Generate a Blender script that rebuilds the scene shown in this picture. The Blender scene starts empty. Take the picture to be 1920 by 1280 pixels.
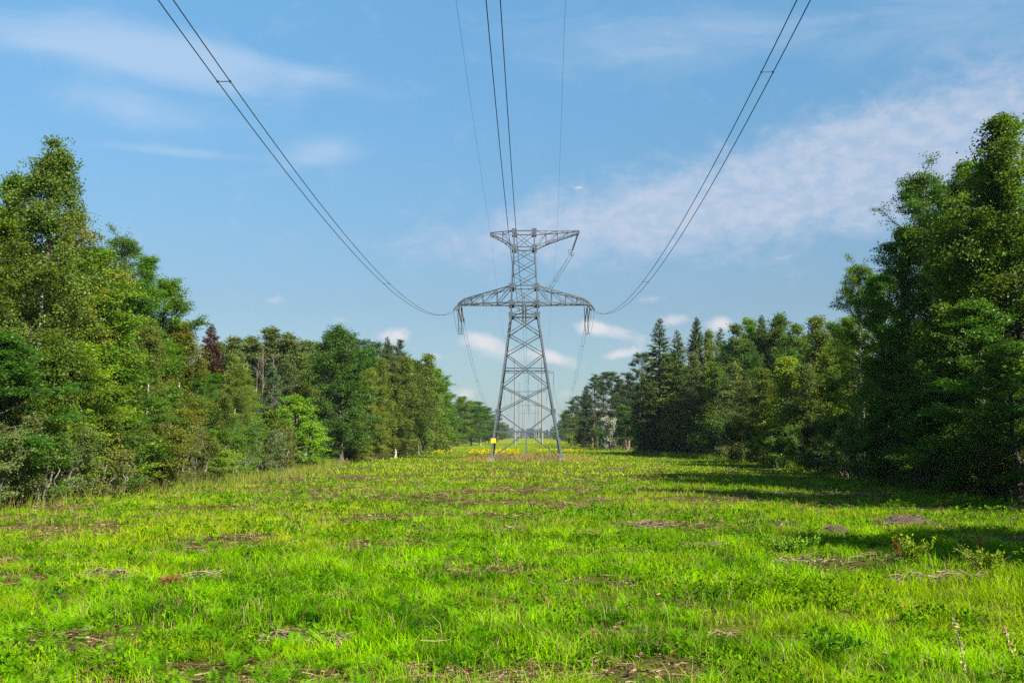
import bpy, math, random
import numpy as np
from mathutils import Vector, Matrix

# ------------------------------------------------------------------ camera, sky, sun, exposure
SC = bpy.context.scene
COL = SC.collection
R = math.radians
CAM = np.array([0.77, 0.0, 3.2])
FPX = 1867.0
PITCH = math.atan(177 / FPX)
YAW = R(1.04)

cam_d = bpy.data.cameras.new('camera')
cam_d.sensor_width = 36.0
cam_d.lens = FPX * 36 / 1920
cam_d.clip_start = 0.1
cam_d.clip_end = 20000
cam = bpy.data.objects.new('camera', cam_d)
COL.objects.link(cam)
cam.location = CAM
cam.rotation_euler = (math.pi / 2 + PITCH, 0, YAW)
SC.camera = cam

SC.view_settings.view_transform = 'Standard'
SC.view_settings.look = 'None'
SC.view_settings.gamma = 1
SC.view_settings.use_curve_mapping = False
SC.view_settings.exposure = 1.45
SC.cycles.max_bounces = 6
SC.cycles.diffuse_bounces = 3
SC.cycles.glossy_bounces = 2
SC.cycles.transmission_bounces = 4
SC.cycles.transparent_max_bounces = 4
SC.cycles.volume_bounces = 0
SC.cycles.use_denoising = False

SUN_EL, SUN_AZ = R(39), R(136)          # azimuth clockwise from +Y
SUN_DIR = Vector((math.cos(SUN_EL) * math.sin(SUN_AZ), math.cos(SUN_EL) * math.cos(SUN_AZ), math.sin(SUN_EL)))
sun_d = bpy.data.lights.new('sun', 'SUN')
sun_d.energy = 5.0
sun_d.angle = R(0.5)
sun_d.color = (1.0, 0.93, 0.80)
sun = bpy.data.objects.new('sun', sun_d)
COL.objects.link(sun)
sun.rotation_euler = SUN_DIR.to_track_quat('Z', 'Y').to_euler()
sun.location = (60, -20, 60)


def ray(px, py):
    """unit-depth direction of a photo pixel (1920x1280) in world space."""
    xc, yc = (px - 960) / FPX, (640 - py) / FPX
    v = np.array([xc, 1.0, yc])
    c, s = math.cos(PITCH), math.sin(PITCH)
    v = np.array([v[0], v[1] * c - v[2] * s, v[1] * s + v[2] * c])
    c, s = math.cos(YAW), math.sin(YAW)
    return np.array([v[0] * c - v[1] * s, v[0] * s + v[1] * c, v[2]])


def at_depth(px, py, d):
    r = ray(px, py)
    return CAM + r * (d / r[1])


def at_lateral(px, py, x):
    r = ray(px, py)
    return CAM + r * ((x - CAM[0]) / r[0])


def azel(px, py):
    r = ray(px, py)
    return math.atan2(r[0], r[1]), math.asin(r[2] / np.linalg.norm(r))


class Nodes:
    def __init__(self, tree):
        self.t = tree

    def new(self, kind, **kw):
        n = self.t.nodes.new(kind)
        for k, v in kw.items():
            setattr(n, k, v)
        return n

    def put(self, sock, v):
        if isinstance(v, bpy.types.NodeSocket):
            self.t.links.new(v, sock)
        elif v is not None:
            sock.default_value = v

    def math(self, op, a, b=None, c=None, clamp=False):
        n = self.new('ShaderNodeMath', operation=op, use_clamp=clamp)
        self.put(n.inputs[0], a)
        if b is not None: self.put(n.inputs[1], b)
        if c is not None: self.put(n.inputs[2], c)
        return n.outputs[0]

    def vmath(self, op, a, b=None):
        n = self.new('ShaderNodeVectorMath', operation=op)
        self.put(n.inputs[0], a)
        if b is not None: self.put(n.inputs[1], b)
        return n.outputs['Value'] if op in ('DOT_PRODUCT', 'LENGTH') else n.outputs[0]

    def mix(self, f, a, b, blend='MIX'):
        n = self.new('ShaderNodeMix', data_type='RGBA', blend_type=blend)
        self.put(n.inputs[0], f); self.put(n.inputs[6], a); self.put(n.inputs[7], b)
        return n.outputs[2]

    def noise(self, vec, scale, detail=4, rough=0.55, dist=0.0, out='Fac'):
        n = self.new('ShaderNodeTexNoise')
        self.put(n.inputs['Vector'], vec)
        n.inputs['Scale'].default_value = scale
        n.inputs['Detail'].default_value = detail
        n.inputs['Roughness'].default_value = rough
        n.inputs['Distortion'].default_value = dist
        return n.outputs[out]

    def step(self, v, lo, hi, smooth=True):
        n = self.new('ShaderNodeMapRange', interpolation_type='SMOOTHSTEP' if smooth else 'LINEAR')
        self.put(n.inputs[0], v); n.inputs[1].default_value = lo; n.inputs[2].default_value = hi
        return n.outputs[0]


def rgb(*c):
    return (c[0], c[1], c[2], 1.0)


SKY_S = 0.05
W = bpy.data.worlds.new('World')
SC.world = W
W.use_nodes = True
wt = W.node_tree
wt.nodes.clear()
N = Nodes(wt)
sky = N.new('ShaderNodeTexSky', sky_type='NISHITA', sun_disc=False, sun_elevation=SUN_EL, sun_rotation=SUN_AZ,
            altitude=0, air_density=1.0, dust_density=0.8, ozone_density=2.2)
geo = N.new('ShaderNodeTexCoord')
dirv = geo.outputs['Generated']
sep = N.new('ShaderNodeSeparateXYZ'); wt.links.new(dirv, sep.inputs[0])
az = N.math('ARCTAN2', sep.outputs[0], sep.outputs[1])
el = N.math('ARCSINE', sep.outputs[2])
cmb = N.new('ShaderNodeCombineXYZ'); wt.links.new(az, cmb.inputs[0]); wt.links.new(el, cmb.inputs[1])
ae = cmb.outputs[0]


def blob_sum(blobs):
    """soft banks of cloud at given directions: (px, py, half width, half height, tilt px/px, weight)."""
    tot = None
    for px, py, wx, wy, tilt, wgt in blobs:
        a0, e0 = azel(px, py)
        d = N.vmath('SUBTRACT', ae, (a0, e0, 0))
        m = N.new('ShaderNodeVectorRotate', rotation_type='Z_AXIS')
        wt.links.new(d, m.inputs[0]); m.inputs['Angle'].default_value = -math.atan(tilt)
        s = N.vmath('MULTIPLY', m.outputs[0], (FPX / wx, FPX / wy, 0))
        q = N.vmath('DOT_PRODUCT', s, s)
        g = N.math('MULTIPLY', N.math('POWER', 2.718, N.math('MULTIPLY', q, -1.0)), wgt)
        tot = g if tot is None else N.math('ADD', tot, g)
    return tot


wisp_v = N.vmath('MULTIPLY', ae, (1.0, 3.2, 1.0))
wn = N.noise(wisp_v, 5.5, 7, 0.6, 1.2)
wisp = blob_sum([(110, 82, 260, 34, -0.05, .75), (330, 110, 210, 48, -0.22, .75), (560, 135, 210, 24, -0.16, .6),
                 (250, 205, 190, 42, -0.1, .75), (290, 282, 210, 11, 0, .6), (600, 287, 85, 32, 0.1, .7),
                 (1240, 75, 330, 75, 0.05, .6), (1760, 60, 260, 90, 0.02, .55), (480, 330, 90, 14, 0.25, .3)])
wisp = N.math('MULTIPLY', N.step(N.math('ADD', wisp, N.math('MULTIPLY', N.math('SUBTRACT', wn, 0.5), 1.25)), 0.15, 1.15), 0.42)
bn = N.noise(N.vmath('MULTIPLY', ae, (1.0, 1.5, 1.0)), 22, 8, 0.68, 0.4)
bank = blob_sum([(1150, 395, 300, 60, 0.18, .8), (1480, 325, 260, 75, 0.28, 1.0), (1790, 250, 260, 85, 0.25, 1.0),
                 (1500, 400, 500, 70, 0.1, .45), (1050, 440, 330, 60, 0.05, .35), (1870, 330, 200, 120, 0, .5)])
bn2 = N.noise(N.vmath('MULTIPLY', ae, (1.0, 1.7, 1.0)), 46, 6, 0.6, 0.2)
mott = N.math('MULTIPLY_ADD', N.step(bn2, .34, .66), .38, .64)
bank = N.math('MULTIPLY', N.math('MULTIPLY', mott, .72), N.step(N.math('ADD', bank, N.math('MULTIPLY', N.math('SUBTRACT', bn, 0.5), 2.1)), 0.05, 1.35))
cn = N.noise(N.vmath('MULTIPLY', ae, (1.0, 1.35, 1.0)), 26, 8, 0.6, 0.3)
cum = blob_sum([(745, 630, 38, 21, 0, 1.0), (815, 668, 24, 13, 0, .8), (905, 640, 46, 20, -0.1, 1.0), (875, 738, 26, 17, 0, .8),
                (1045, 672, 46, 17, -0.3, .95), (1065, 735, 28, 16, 0, .7), (1100, 612, 34, 15, 0, .8), (1150, 622, 48, 16, -0.15, .95),
                (1165, 664, 40, 12, 0.15, .85), (1355, 608, 30, 18, 0, 1.0), (1470, 483, 32, 8, 0.15, .75), (1085, 352, 10, 4, 0, .8),
                (960, 668, 60, 20, 0, .6), (1210, 640, 60, 24, 0, .45), (940, 590, 60, 14, 0, .3), (1000, 760, 90, 22, 0, .5),
                (520, 560, 46, 12, .1, .5), (640, 600, 30, 10, 0, .6), (1270, 600, 40, 14, 0, .7), (1220, 560, 50, 10, .1, .4), (300, 640, 90, 22, 0, .8), (1700, 640, 90, 24, 0, .8), (-300, 600, 160, 40, 0, .9), (2300, 500, 220, 60, 0, .9)])
cum = N.step(N.math('ADD', cum, N.math('MULTIPLY', N.math('SUBTRACT', cn, 0.5), 1.5)), 0.32, 1.15)
cum = N.math('MULTIPLY', cum, 0.84)
hz = N.math('MULTIPLY', N.step(el, 0.34, -0.02), 0.36)          # milky air low in the sky
# clear deep air overhead, dull thick air near the skyline
deep = N.step(el, 0.13, 0.42, False)
skyc = N.mix(1.0, sky.outputs[0], N.mix(deep, rgb(0.60, 0.74, 0.79), rgb(0.98, 1.45, 1.46)), 'MULTIPLY')
c1 = N.mix(hz, skyc, rgb(3.2, 3.9, 4.8))
c2 = N.mix(wisp, c1, rgb(5.2, 5.8, 6.7))
c3 = N.mix(bank, c2, rgb(4.5, 4.9, 5.9))
c4 = N.mix(cum, c3, rgb(6.1, 5.9, 6.05))
bg = N.new('ShaderNodeBackground')
wt.links.new(c4, bg.inputs[0]); bg.inputs[1].default_value = SKY_S
wo = N.new('ShaderNodeOutputWorld'); wt.links.new(bg.outputs[0], wo.inputs[0])

# ------------------------------------------------------------------ helpers


def tag(o, label=None, cat=None, group=None, kind=None):
    if label: o['label'] = label
    if cat: o['category'] = cat
    if group: o['group'] = group
    if kind: o['kind'] = kind
    return o


def empty(name, loc):
    o = bpy.data.objects.new(name, None)
    o.empty_display_size = 0.3
    COL.objects.link(o)
    o.location = loc
    return o


def arr_mesh(name, V, F, mat=None, smooth=False, attrs=None):
    """V (n,3); F (m,4) quads or list of such arrays; attrs {name: per-face floats or rgb}."""
    V = np.ascontiguousarray(V, dtype=np.float32)
    F = np.ascontiguousarray(F, dtype=np.int32)
    k = F.shape[1]
    me = bpy.data.meshes.new(name)
    me.vertices.add(len(V)); me.vertices.foreach_set('co', V.ravel())
    me.loops.add(F.size); me.loops.foreach_set('vertex_index', F.ravel())
    me.polygons.add(len(F))
    me.polygons.foreach_set('loop_start', np.arange(0, F.size, k, dtype=np.int32))
    me.polygons.foreach_set('loop_total', np.full(len(F), k, dtype=np.int32))
    me.polygons.foreach_set('use_smooth', np.full(len(F), smooth, dtype=bool))
    me.update(calc_edges=True)
    for an, av in (attrs or {}).items():
        av = np.asarray(av, dtype=np.float32)
        if av.ndim == 1:
            a = me.attributes.new(an, 'FLOAT', 'FACE'); a.data.foreach_set('value', av)
        else:
            a = me.attributes.new(an, 'FLOAT_COLOR', 'FACE')
            a.data.foreach_set('color', np.concatenate([av, np.ones((len(av), 1), np.float32)], 1).ravel())
    if mat: me.materials.append(mat)
    return me


def link(name, me, parent=None):
    o = bpy.data.objects.new(name, me)
    COL.objects.link(o)
    if parent: o.parent = parent
    return o


def unit(v):
    return v / np.maximum(np.linalg.norm(v, axis=-1, keepdims=True), 1e-9)


def tubes(P, Rad, k=6):
    """P (B,n,3), Rad (B,n) -> V, F of B open tubes."""
    P = np.asarray(P, float); Rad = np.asarray(Rad, float)
    B, n, _ = P.shape
    T = unit(np.gradient(P, axis=1))
    m = np.abs(T.mean(1))
    ref = np.zeros((B, 3)); ref[np.arange(B), m.argmin(1)] = 1
    U = unit(np.cross(T, ref[:, None, :])); Wv = np.cross(T, U)
    a = np.arange(k) * 2 * np.pi / k
    ring = P[:, :, None, :] + Rad[:, :, None, None] * (np.cos(a)[None, None, :, None] * U[:, :, None, :] + np.sin(a)[None, None, :, None] * Wv[:, :, None, :])
    V = ring.reshape(-1, 3)
    idx = np.arange(B * n * k).reshape(B, n, k)
    i0 = idx[:, :-1, :]; i1 = idx[:, 1:, :]
    F = np.stack([i0, np.roll(i0, -1, 2), np.roll(i1, -1, 2), i1], -1).reshape(-1, 4)
    return V, F


def join(parts):
    vs, fs, o = [], [], 0
    for V, F in parts:
        vs.append(V); fs.append(F + o); o += len(V)
    return np.concatenate(vs), np.concatenate(fs)


def beam(p, q, w, h=None):
    """square bar from p to q as closed box."""
    h = h or w
    p = np.asarray(p, float); q = np.asarray(q, float)
    t = unit(q - p)
    ref = np.array([0, 0, 1.0]) if abs(t[2]) < 0.9 else np.array([0, 1.0, 0])
    u = unit(np.cross(t, ref)) * w / 2; v = unit(np.cross(t, u)) * h / 2
    V = np.array([e + a * u + b * v for e in (p, q) for a, b in ((-1, -1), (1, -1), (1, 1), (-1, 1))])
    F = np.array([[0, 1, 2, 3], [7, 6, 5, 4], [0, 4, 5, 1], [1, 5, 6, 2], [2, 6, 7, 3], [3, 7, 4, 0]])
    return V, F


def box(c, s):
    c = np.asarray(c, float)
    return beam(c - np.array([s[0] / 2, 0, 0]), c + np.array([s[0] / 2, 0, 0]), s[1], s[2])


def leaf_quads(C, A, Bv, L, Wd):
    """diamond leaves: centre, long axis, side axis, length, width."""
    L = np.asarray(L)[:, None]; Wd = np.asarray(Wd)[:, None]
    V = np.stack([C - A * L / 2, C + Bv * Wd / 2 + A * L * 0.06, C + A * L / 2, C - Bv * Wd / 2 + A * L * 0.06], 1).reshape(-1, 3)
    F = np.arange(len(V)).reshape(-1, 4)
    return V, F


def vnoise(x, y, scale, seed=0):
    x = np.asarray(x, float) / scale; y = np.asarray(y, float) / scale
    ix = np.floor(x); iy = np.floor(y); fx = x - ix; fy = y - iy
    fx = fx * fx * (3 - 2 * fx); fy = fy * fy * (3 - 2 * fy)

    def h(a, b):
        s = np.sin(a * 127.1 + b * 311.7 + seed * 74.7) * 43758.5453
        return s - np.floor(s)
    return (h(ix, iy) * (1 - fx) + h(ix + 1, iy) * fx) * (1 - fy) + (h(ix, iy + 1) * (1 - fx) + h(ix + 1, iy + 1) * fx) * fy


def fbm(x, y, scale, seed=0, o=3):
    t = 0; a = 0.5; tot = 0
    for i in range(o):
        t = t + a * vnoise(x, y, scale / 2 ** i, seed + i * 13); tot += a; a *= 0.55
    return t / tot


def ground_z(x, y):
    x = np.asarray(x, float); y = np.asarray(y, float)
    near = np.clip(1 - (np.abs(y - 150) - 150) / 400, 0, 1) * np.clip(1 - (np.abs(x) - 40) / 60, 0, 1)
    z = (fbm(x, y, 14, 3) - 0.5) * 0.30 + ((fbm(x, y, 3.2, 9, 2) - 0.5) * 0.20 + (vnoise(x, y, .9, 15) - 0.5) * .09) * np.clip(1.6 - y / 60, .3, 1)
    return z * near


# ------------------------------------------------------------------ materials


def new_mat(name):
    m = bpy.data.materials.new(name)
    m.use_nodes = True
    m.node_tree.nodes.clear()
    return m, Nodes(m.node_tree)


def leaf_mat(name, dark, light, transl=0.35, gloss=0.05, spread=0.25):
    """leaf colour varies leaf by leaf (tone) and tree by tree (object random)."""
    m, n = new_mat(name)
    at = n.new('ShaderNodeAttribute', attribute_name='tone')
    oi = n.new('ShaderNodeObjectInfo')
    col = n.mix(at.outputs['Fac'], rgb(*dark), rgb(*light))
    hsv = n.new('ShaderNodeHueSaturation')
    n.put(hsv.inputs['Color'], col)
    n.put(hsv.inputs['Hue'], n.math('MULTIPLY_ADD', oi.outputs['Random'], 0.035, 0.4825))
    n.put(hsv.inputs['Value'], n.math('MULTIPLY_ADD', n.math('FRACT', n.math('MULTIPLY', oi.outputs['Random'], 7.31)), spread * 2, 1 - spread))
    c = hsv.outputs[0]
    df = n.new('ShaderNodeBsdfDiffuse'); n.put(df.inputs[0], c)
    tr = n.new('ShaderNodeBsdfTranslucent')
    n.put(tr.inputs[0], n.mix(1.0, c, rgb(1.25, 1.3, 0.5), 'MULTIPLY'))
    mx = n.new('ShaderNodeMixShader'); mx.inputs[0].default_value = transl
    n.put(mx.inputs[1], df.outputs[0]); n.put(mx.inputs[2], tr.outputs[0])
    gl = n.new('ShaderNodeBsdfGlossy'); gl.inputs['Roughness'].default_value = 0.45; gl.inputs[0].default_value = rgb(.9, .9, .9)
    m2 = n.new('ShaderNodeMixShader'); m2.inputs[0].default_value = gloss
    n.put(m2.inputs[1], mx.outputs[0]); n.put(m2.inputs[2], gl.outputs[0])
    o = n.new('ShaderNodeOutputMaterial'); n.put(o.inputs[0], m2.outputs[0])
    return m


def bark_mat(name, a, b, scale=6, stretch=0.25, thr=(0.45, 0.6)):
    m, n = new_mat(name)
    tc = n.new('ShaderNodeTexCoord')
    f = n.noise(n.vmath('MULTIPLY', tc.outputs['Object'], (1, 1, stretch)), scale, 5, 0.65)
    c = n.mix(n.step(f, *thr), rgb(*a), rgb(*b))
    p = n.new('ShaderNodeBsdfDiffuse'); n.put(p.inputs[0], c)
    o = n.new('ShaderNodeOutputMaterial'); n.put(o.inputs[0], p.outputs[0])
    return m


def plain_mat(name, col, rough=0.7, metal=0.0, var=0.25, scale=3.0):
    m, n = new_mat(name)
    tc = n.new('ShaderNodeTexCoord')
    f = n.noise(tc.outputs['Object'], scale, 5, 0.6)
    lo = [c * (1 - var) for c in col]; hi = [min(1, c * (1 + var)) for c in col]
    p = n.new('ShaderNodeBsdfPrincipled')
    n.put(p.inputs['Base Color'], n.mix(f, rgb(*lo), rgb(*hi)))
    p.inputs['Roughness'].default_value = rough; p.inputs['Metallic'].default_value = metal
    o = n.new('ShaderNodeOutputMaterial'); n.put(o.inputs[0], p.outputs[0])
    return m


def face_color_mat(name, transl=0.3, gloss=0.04):
    m, n = new_mat(name)
    at = n.new('ShaderNodeAttribute', attribute_name='tint')
    df = n.new('ShaderNodeBsdfDiffuse'); n.put(df.inputs[0], at.outputs['Color'])
    last = df.outputs[0]
    if transl:
        tr = n.new('ShaderNodeBsdfTranslucent'); n.put(tr.inputs[0], n.mix(1.0, at.outputs['Color'], rgb(1.2, 1.25, .6), 'MULTIPLY'))
        mx = n.new('ShaderNodeMixShader'); mx.inputs[0].default_value = transl
        n.put(mx.inputs[1], last); n.put(mx.inputs[2], tr.outputs[0]); last = mx.outputs[0]
    if gloss:
        gl = n.new('ShaderNodeBsdfGlossy'); gl.inputs['Roughness'].default_value = 0.5; gl.inputs[0].default_value = rgb(.9, .9, .9)
        m2 = n.new('ShaderNodeMixShader'); m2.inputs[0].default_value = gloss
        n.put(m2.inputs[1], last); n.put(m2.inputs[2], gl.outputs[0]); last = m2.outputs[0]
    o = n.new('ShaderNodeOutputMaterial'); n.put(o.inputs[0], last)
    return m


M = {}
M['birch'] = leaf_mat('birch_leaf', (.050, .088, .010), (.145, .195, .022), .38, .012)
M['birch_gold'] = leaf_mat('birch_gold_leaf', (.080, .104, .008), (.21, .22, .018), .38, .012)
M['green'] = leaf_mat('broad_leaf', (.040, .094, .005), (.130, .22, .010), .45, .012)
M['deep'] = leaf_mat('deep_leaf', (.028, .080, .006), (.10, .20, .012), .45, .015)
M['linden'] = leaf_mat('linden_leaf', (.016, .052, .006), (.060, .140, .012), .32, .012)
M['bright'] = leaf_mat('bright_leaf', (.07, .19, .006), (.20, .36, .012), .4, .01)
M['lime'] = leaf_mat('lime_leaf', (.085, .155, .008), (.23, .30, .02), .4, .01)
M['olive'] = leaf_mat('olive_leaf', (.055, .072, .010), (.15, .165, .025), .32, .012)
M['grey'] = leaf_mat('grey_green_leaf', (.052, .082, .020), (.14, .178, .042), .32, .015)
M['silver'] = leaf_mat('silver_leaf', (.28, .31, .22), (.48, .52, .40), .25, .02)
M['spruce'] = leaf_mat('spruce_needle', (.020, .050, .009), (.080, .125, .014), .16, .012)
M['pine'] = leaf_mat('pine_needle', (.026, .052, .018), (.070, .110, .032), .12, .015)
M['rust'] = leaf_mat('rust_leaf', (.042, .024, .014), (.115, .060, .032), .2, .01)
M['b_birch'] = bark_mat('birch_bark', (.50, .485, .45), (.05, .045, .04), 3.5, 1.6, (.56, .66))
M['b_grey'] = bark_mat('grey_bark', (.11, .095, .08), (.24, .21, .18))
M['b_dark'] = bark_mat('dark_bark', (.05, .042, .035), (.12, .10, .08))
M['b_pine'] = bark_mat('pine_bark', (.10, .062, .045), (.19, .115, .075))
M['b_twig'] = bark_mat('twig_bark', (.045, .035, .028), (.11, .085, .065))
M['b_pale'] = bark_mat('pale_bark', (.30, .27, .23), (.48, .44, .38))
M['steel'] = plain_mat('galvanised_steel', (.060, .076, .090), .5, .3, .4, .9)
M['wire'] = plain_mat('aluminium_wire', (.028, .029, .032), .55, .3, .1)
M['glass'] = plain_mat('insulator_glass', (.05, .062, .065), .3, 0, .15)
M['concrete'] = plain_mat('concrete', (.15, .15, .148), .85, 0, .2)
M['yellow'] = plain_mat('yellow_plate', (.85, .56, .01), .5, 0, .05)
M['blade'] = face_color_mat('grass_blade', .36, 0)
M['dry'] = face_color_mat('dry_litter', 0, .02)

# ------------------------------------------------------------------ ground
LEFT_E, RIGHT_E = -22.0, 25.0
xs = np.concatenate([[-3500, -1800, -800, -400, -200, -120], np.arange(-80, 81, 1.0), [120, 200, 400, 800, 1800, 3500]])
ys = np.concatenate([[-2000, -500, -150, -60], np.arange(-20, 140, 0.8), np.arange(140, 420, 3.0), [460, 520, 600, 800, 1100, 1600, 2500, 4500]])
gx, gy = np.meshgrid(xs, ys)
GV = np.stack([gx, gy, ground_z(gx, gy)], -1).reshape(-1, 3)
ii = np.arange(gx.size).reshape(gx.shape)
GF = np.stack([ii[:-1, :-1], ii[:-1, 1:], ii[1:, 1:], ii[1:, :-1]], -1).reshape(-1, 4)
gm, n = new_mat('meadow_soil')
tc = n.new('ShaderNodeTexCoord'); pos = tc.outputs['Object']
sp = n.new('ShaderNodeSeparateXYZ'); n.put(sp.inputs[0], pos)
f1 = n.noise(pos, 0.35, 6, .65); f2 = n.noise(pos, 2.5, 5, .7); f3 = n.noise(pos, 0.06, 3, .5)
f4 = n.noise(pos, 14, 4, .7)
c = n.mix(n.step(f2, .38, .62), rgb(.022, .050, .004), rgb(.065, .105, .008))
c = n.mix(n.math('MULTIPLY', n.step(f3, .4, .65), .6), c, rgb(.10, .11, .014))
c = n.mix(n.math('MULTIPLY', n.step(n.math('ADD', f1, n.math('MULTIPLY', f4, .35)), .66, .86), .85), c, rgb(.085, .055, .030))
far = n.step(sp.outputs[1], 130, 300)
c = n.mix(n.math('MULTIPLY', far, .8), c, n.mix(n.step(n.noise(n.vmath('MULTIPLY', pos, (1, .12, 1)), .25, 4, .6), .45, .6), rgb(.10, .17, .01), rgb(.20, .20, .02)))
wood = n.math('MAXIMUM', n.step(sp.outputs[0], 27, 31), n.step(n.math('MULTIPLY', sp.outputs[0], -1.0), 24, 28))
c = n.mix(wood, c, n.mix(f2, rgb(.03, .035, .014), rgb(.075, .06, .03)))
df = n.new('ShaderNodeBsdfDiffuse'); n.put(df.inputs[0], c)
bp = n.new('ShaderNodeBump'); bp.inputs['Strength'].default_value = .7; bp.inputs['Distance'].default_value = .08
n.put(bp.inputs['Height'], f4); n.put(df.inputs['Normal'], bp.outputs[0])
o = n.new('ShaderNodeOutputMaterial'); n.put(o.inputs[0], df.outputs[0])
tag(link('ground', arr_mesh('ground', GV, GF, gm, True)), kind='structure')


def left_edge(y):
    return -21.5 - 2.2 * np.clip((50 - y) / 15, -1, 1) * 0.4 - 1.2 * np.sin(y * 0.055) - np.clip((y - 170) / 60, 0, 3)


def right_edge(y):
    return 25.2 + 1.0 * np.sin(y * 0.08 + 1) + 3.0 * np.exp(-((y - 118) / 25) ** 2) - 5.5 * np.exp(-((y - 168) / 22) ** 2) + np.clip((y - 190) / 60, 0, 3)


# ------------------------------------------------------------------ pylon
PD = 134.0                                         # distance of the pylon


def cx(z):
    return 0.25 * max(0.0, 1 - z / 20.0)


ZL = [0.0, 6.4, 9.8, 14.1, 16.8, 19.4, 21.0, 23.3, 25.1, 26.9, 28.6, 30.8]
HW = [4.65, 3.68, 3.15, 2.53, 2.17, 1.78, 1.77, 1.69, 1.60, 1.50, 1.40, 1.37]


def hw(z):
    return float(np.interp(z, ZL, HW))


def corner(z, sx, sy):
    return np.array([cx(z) + sx * hw(z), PD + sy * hw(z), z])


pylon = tag(empty('pylon', (0, PD, 0)), 'grey steel lattice pylon with two cross arms standing in the meadow', 'pylon')


def pyl(name, parts, mat='steel', parent=pylon, loc=True):
    V, F = join(parts)
    if loc: V = V - np.array([0, PD, 0])
    return link(name, arr_mesh(name, V, F, M[mat]), parent)


for sx in (-1, 1):
    for sy in (-1, 1):
        parts = []
        for a, b in zip(range(len(ZL) - 1), range(1, len(ZL))):
            w = 0.23 if ZL[a] < 19 else 0.16
            parts.append(beam(corner(ZL[a], sx, sy), corner(ZL[b], sx, sy), w))
        lg = pyl('leg', parts)
        # climbing steps are on the rear right leg only
        ft = [box(corner(0.12, sx, sy), (0.9, 0.9, 0.5))]
        f_o = pyl('footing', ft, 'concrete', lg)
parts = []
faces = [((-1, -1), (1, -1)), ((1, -1), (1, 1)), ((1, 1), (-1, 1)), ((-1, 1), (-1, -1))]
for i in range(len(ZL) - 1):
    z0, z1 = ZL[i], ZL[i + 1]
    w = 0.125 if z0 < 19 else 0.078
    for a, b in faces:
        zb = z0 + (0.25 if i == 0 else 0)
        parts.append(beam(corner(zb, *a), corner(z1, *b), w))
        parts.append(beam(corner(zb, *b), corner(z1, *a), w))
        if i == 1 or i == 0:
            pass
for z, w in ((0.35, .16), (3.75, .2), (12.1, .15), (19.4, .16), (21.0, .24), (23.3, .14), (28.6, .14), (30.8, .16)):
    for a, b in faces:
        parts.append(beam(corner(z, *a), corner(z, *b), w))
for sy in (-1, 1):
    zc = 3.75
    parts.append(beam((cx(zc), PD + sy * hw(zc), zc), (cx(0), PD + sy * hw(0), 0.2), .14))
    parts.append(beam((0, PD + sy * hw(21), 21), (0, PD + sy * hw(22.2), 22.2), .08))
for z in (6.4, 19.4, 21.0, 23.3, 28.6, 30.8):
    for sx in (-1, 1):
        for sy in (-1, 1):
            c = corner(z, sx, sy)
            parts.append(box(c + np.array([0, sy * .13, 0]), (.62, .04, .62) if z > 10 else (.5, .04, .6)))
for z in np.arange(2.0, 29, 0.45):                 # step bolts on one leg
    c = corner(z, 1, -1)
    parts.append(beam(c, c + np.array([0.24, 0, 0]), .035))
pyl('bracing', parts)


def arm(name, side, tops, bot_z, root_top, root_bot, tipd, cw=.14):
    """box truss arm; tops: list of (x, z_top, z_bottom) outward."""
    x0 = hw(root_bot) * side
    xs_ = [x0] + [t[0] for t in tops]
    zt = [root_top] + [t[1] for t in tops]
    zb = [root_bot] + [t[2] for t in tops]
    xe = abs(xs_[-1])
    yy = [np.interp(abs(x), [abs(x0), xe], [hw(root_bot), tipd]) for x in xs_]
    ps = []
    for sy in (-1, 1):
        T = [np.array([x, PD + sy * y, z]) for x, y, z in zip(xs_, yy, zt)]
        B = [np.array([x, PD + sy * y, z]) for x, y, z in zip(xs_, yy, zb)]
        for k in range(len(T) - 1):
            ps.append(beam(T[k], T[k + 1], cw)); ps.append(beam(B[k], B[k + 1], cw * 1.15))
            if k + 1 < len(T) - 0 and zt[k + 1] - zb[k + 1] > .15:
                ps.append(beam(T[k + 1], B[k + 1], cw * .75))
            if k % 1 == 0: ps.append(beam(T[k + 1], B[k], cw * .7) if tops[0][3] else beam(T[k], B[k + 1], cw * .7))
    for k in range(1, len(xs_)):
        for z in (zt[k], zb[k]):
            ps.append(beam((xs_[k], PD - yy[k], z), (xs_[k], PD + yy[k], z), cw * .7))
        s = 1 if k % 2 else -1
        ps.append(beam((xs_[k - 1], PD - s * yy[k - 1], zb[k - 1]), (xs_[k], PD + s * yy[k], zb[k]), cw * .6))
        ps.append(beam((xs_[k - 1], PD - s * yy[k - 1], zt[k - 1]), (xs_[k], PD + s * yy[k], zt[k]), cw * .6))
    return pyl(name, ps)


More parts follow.
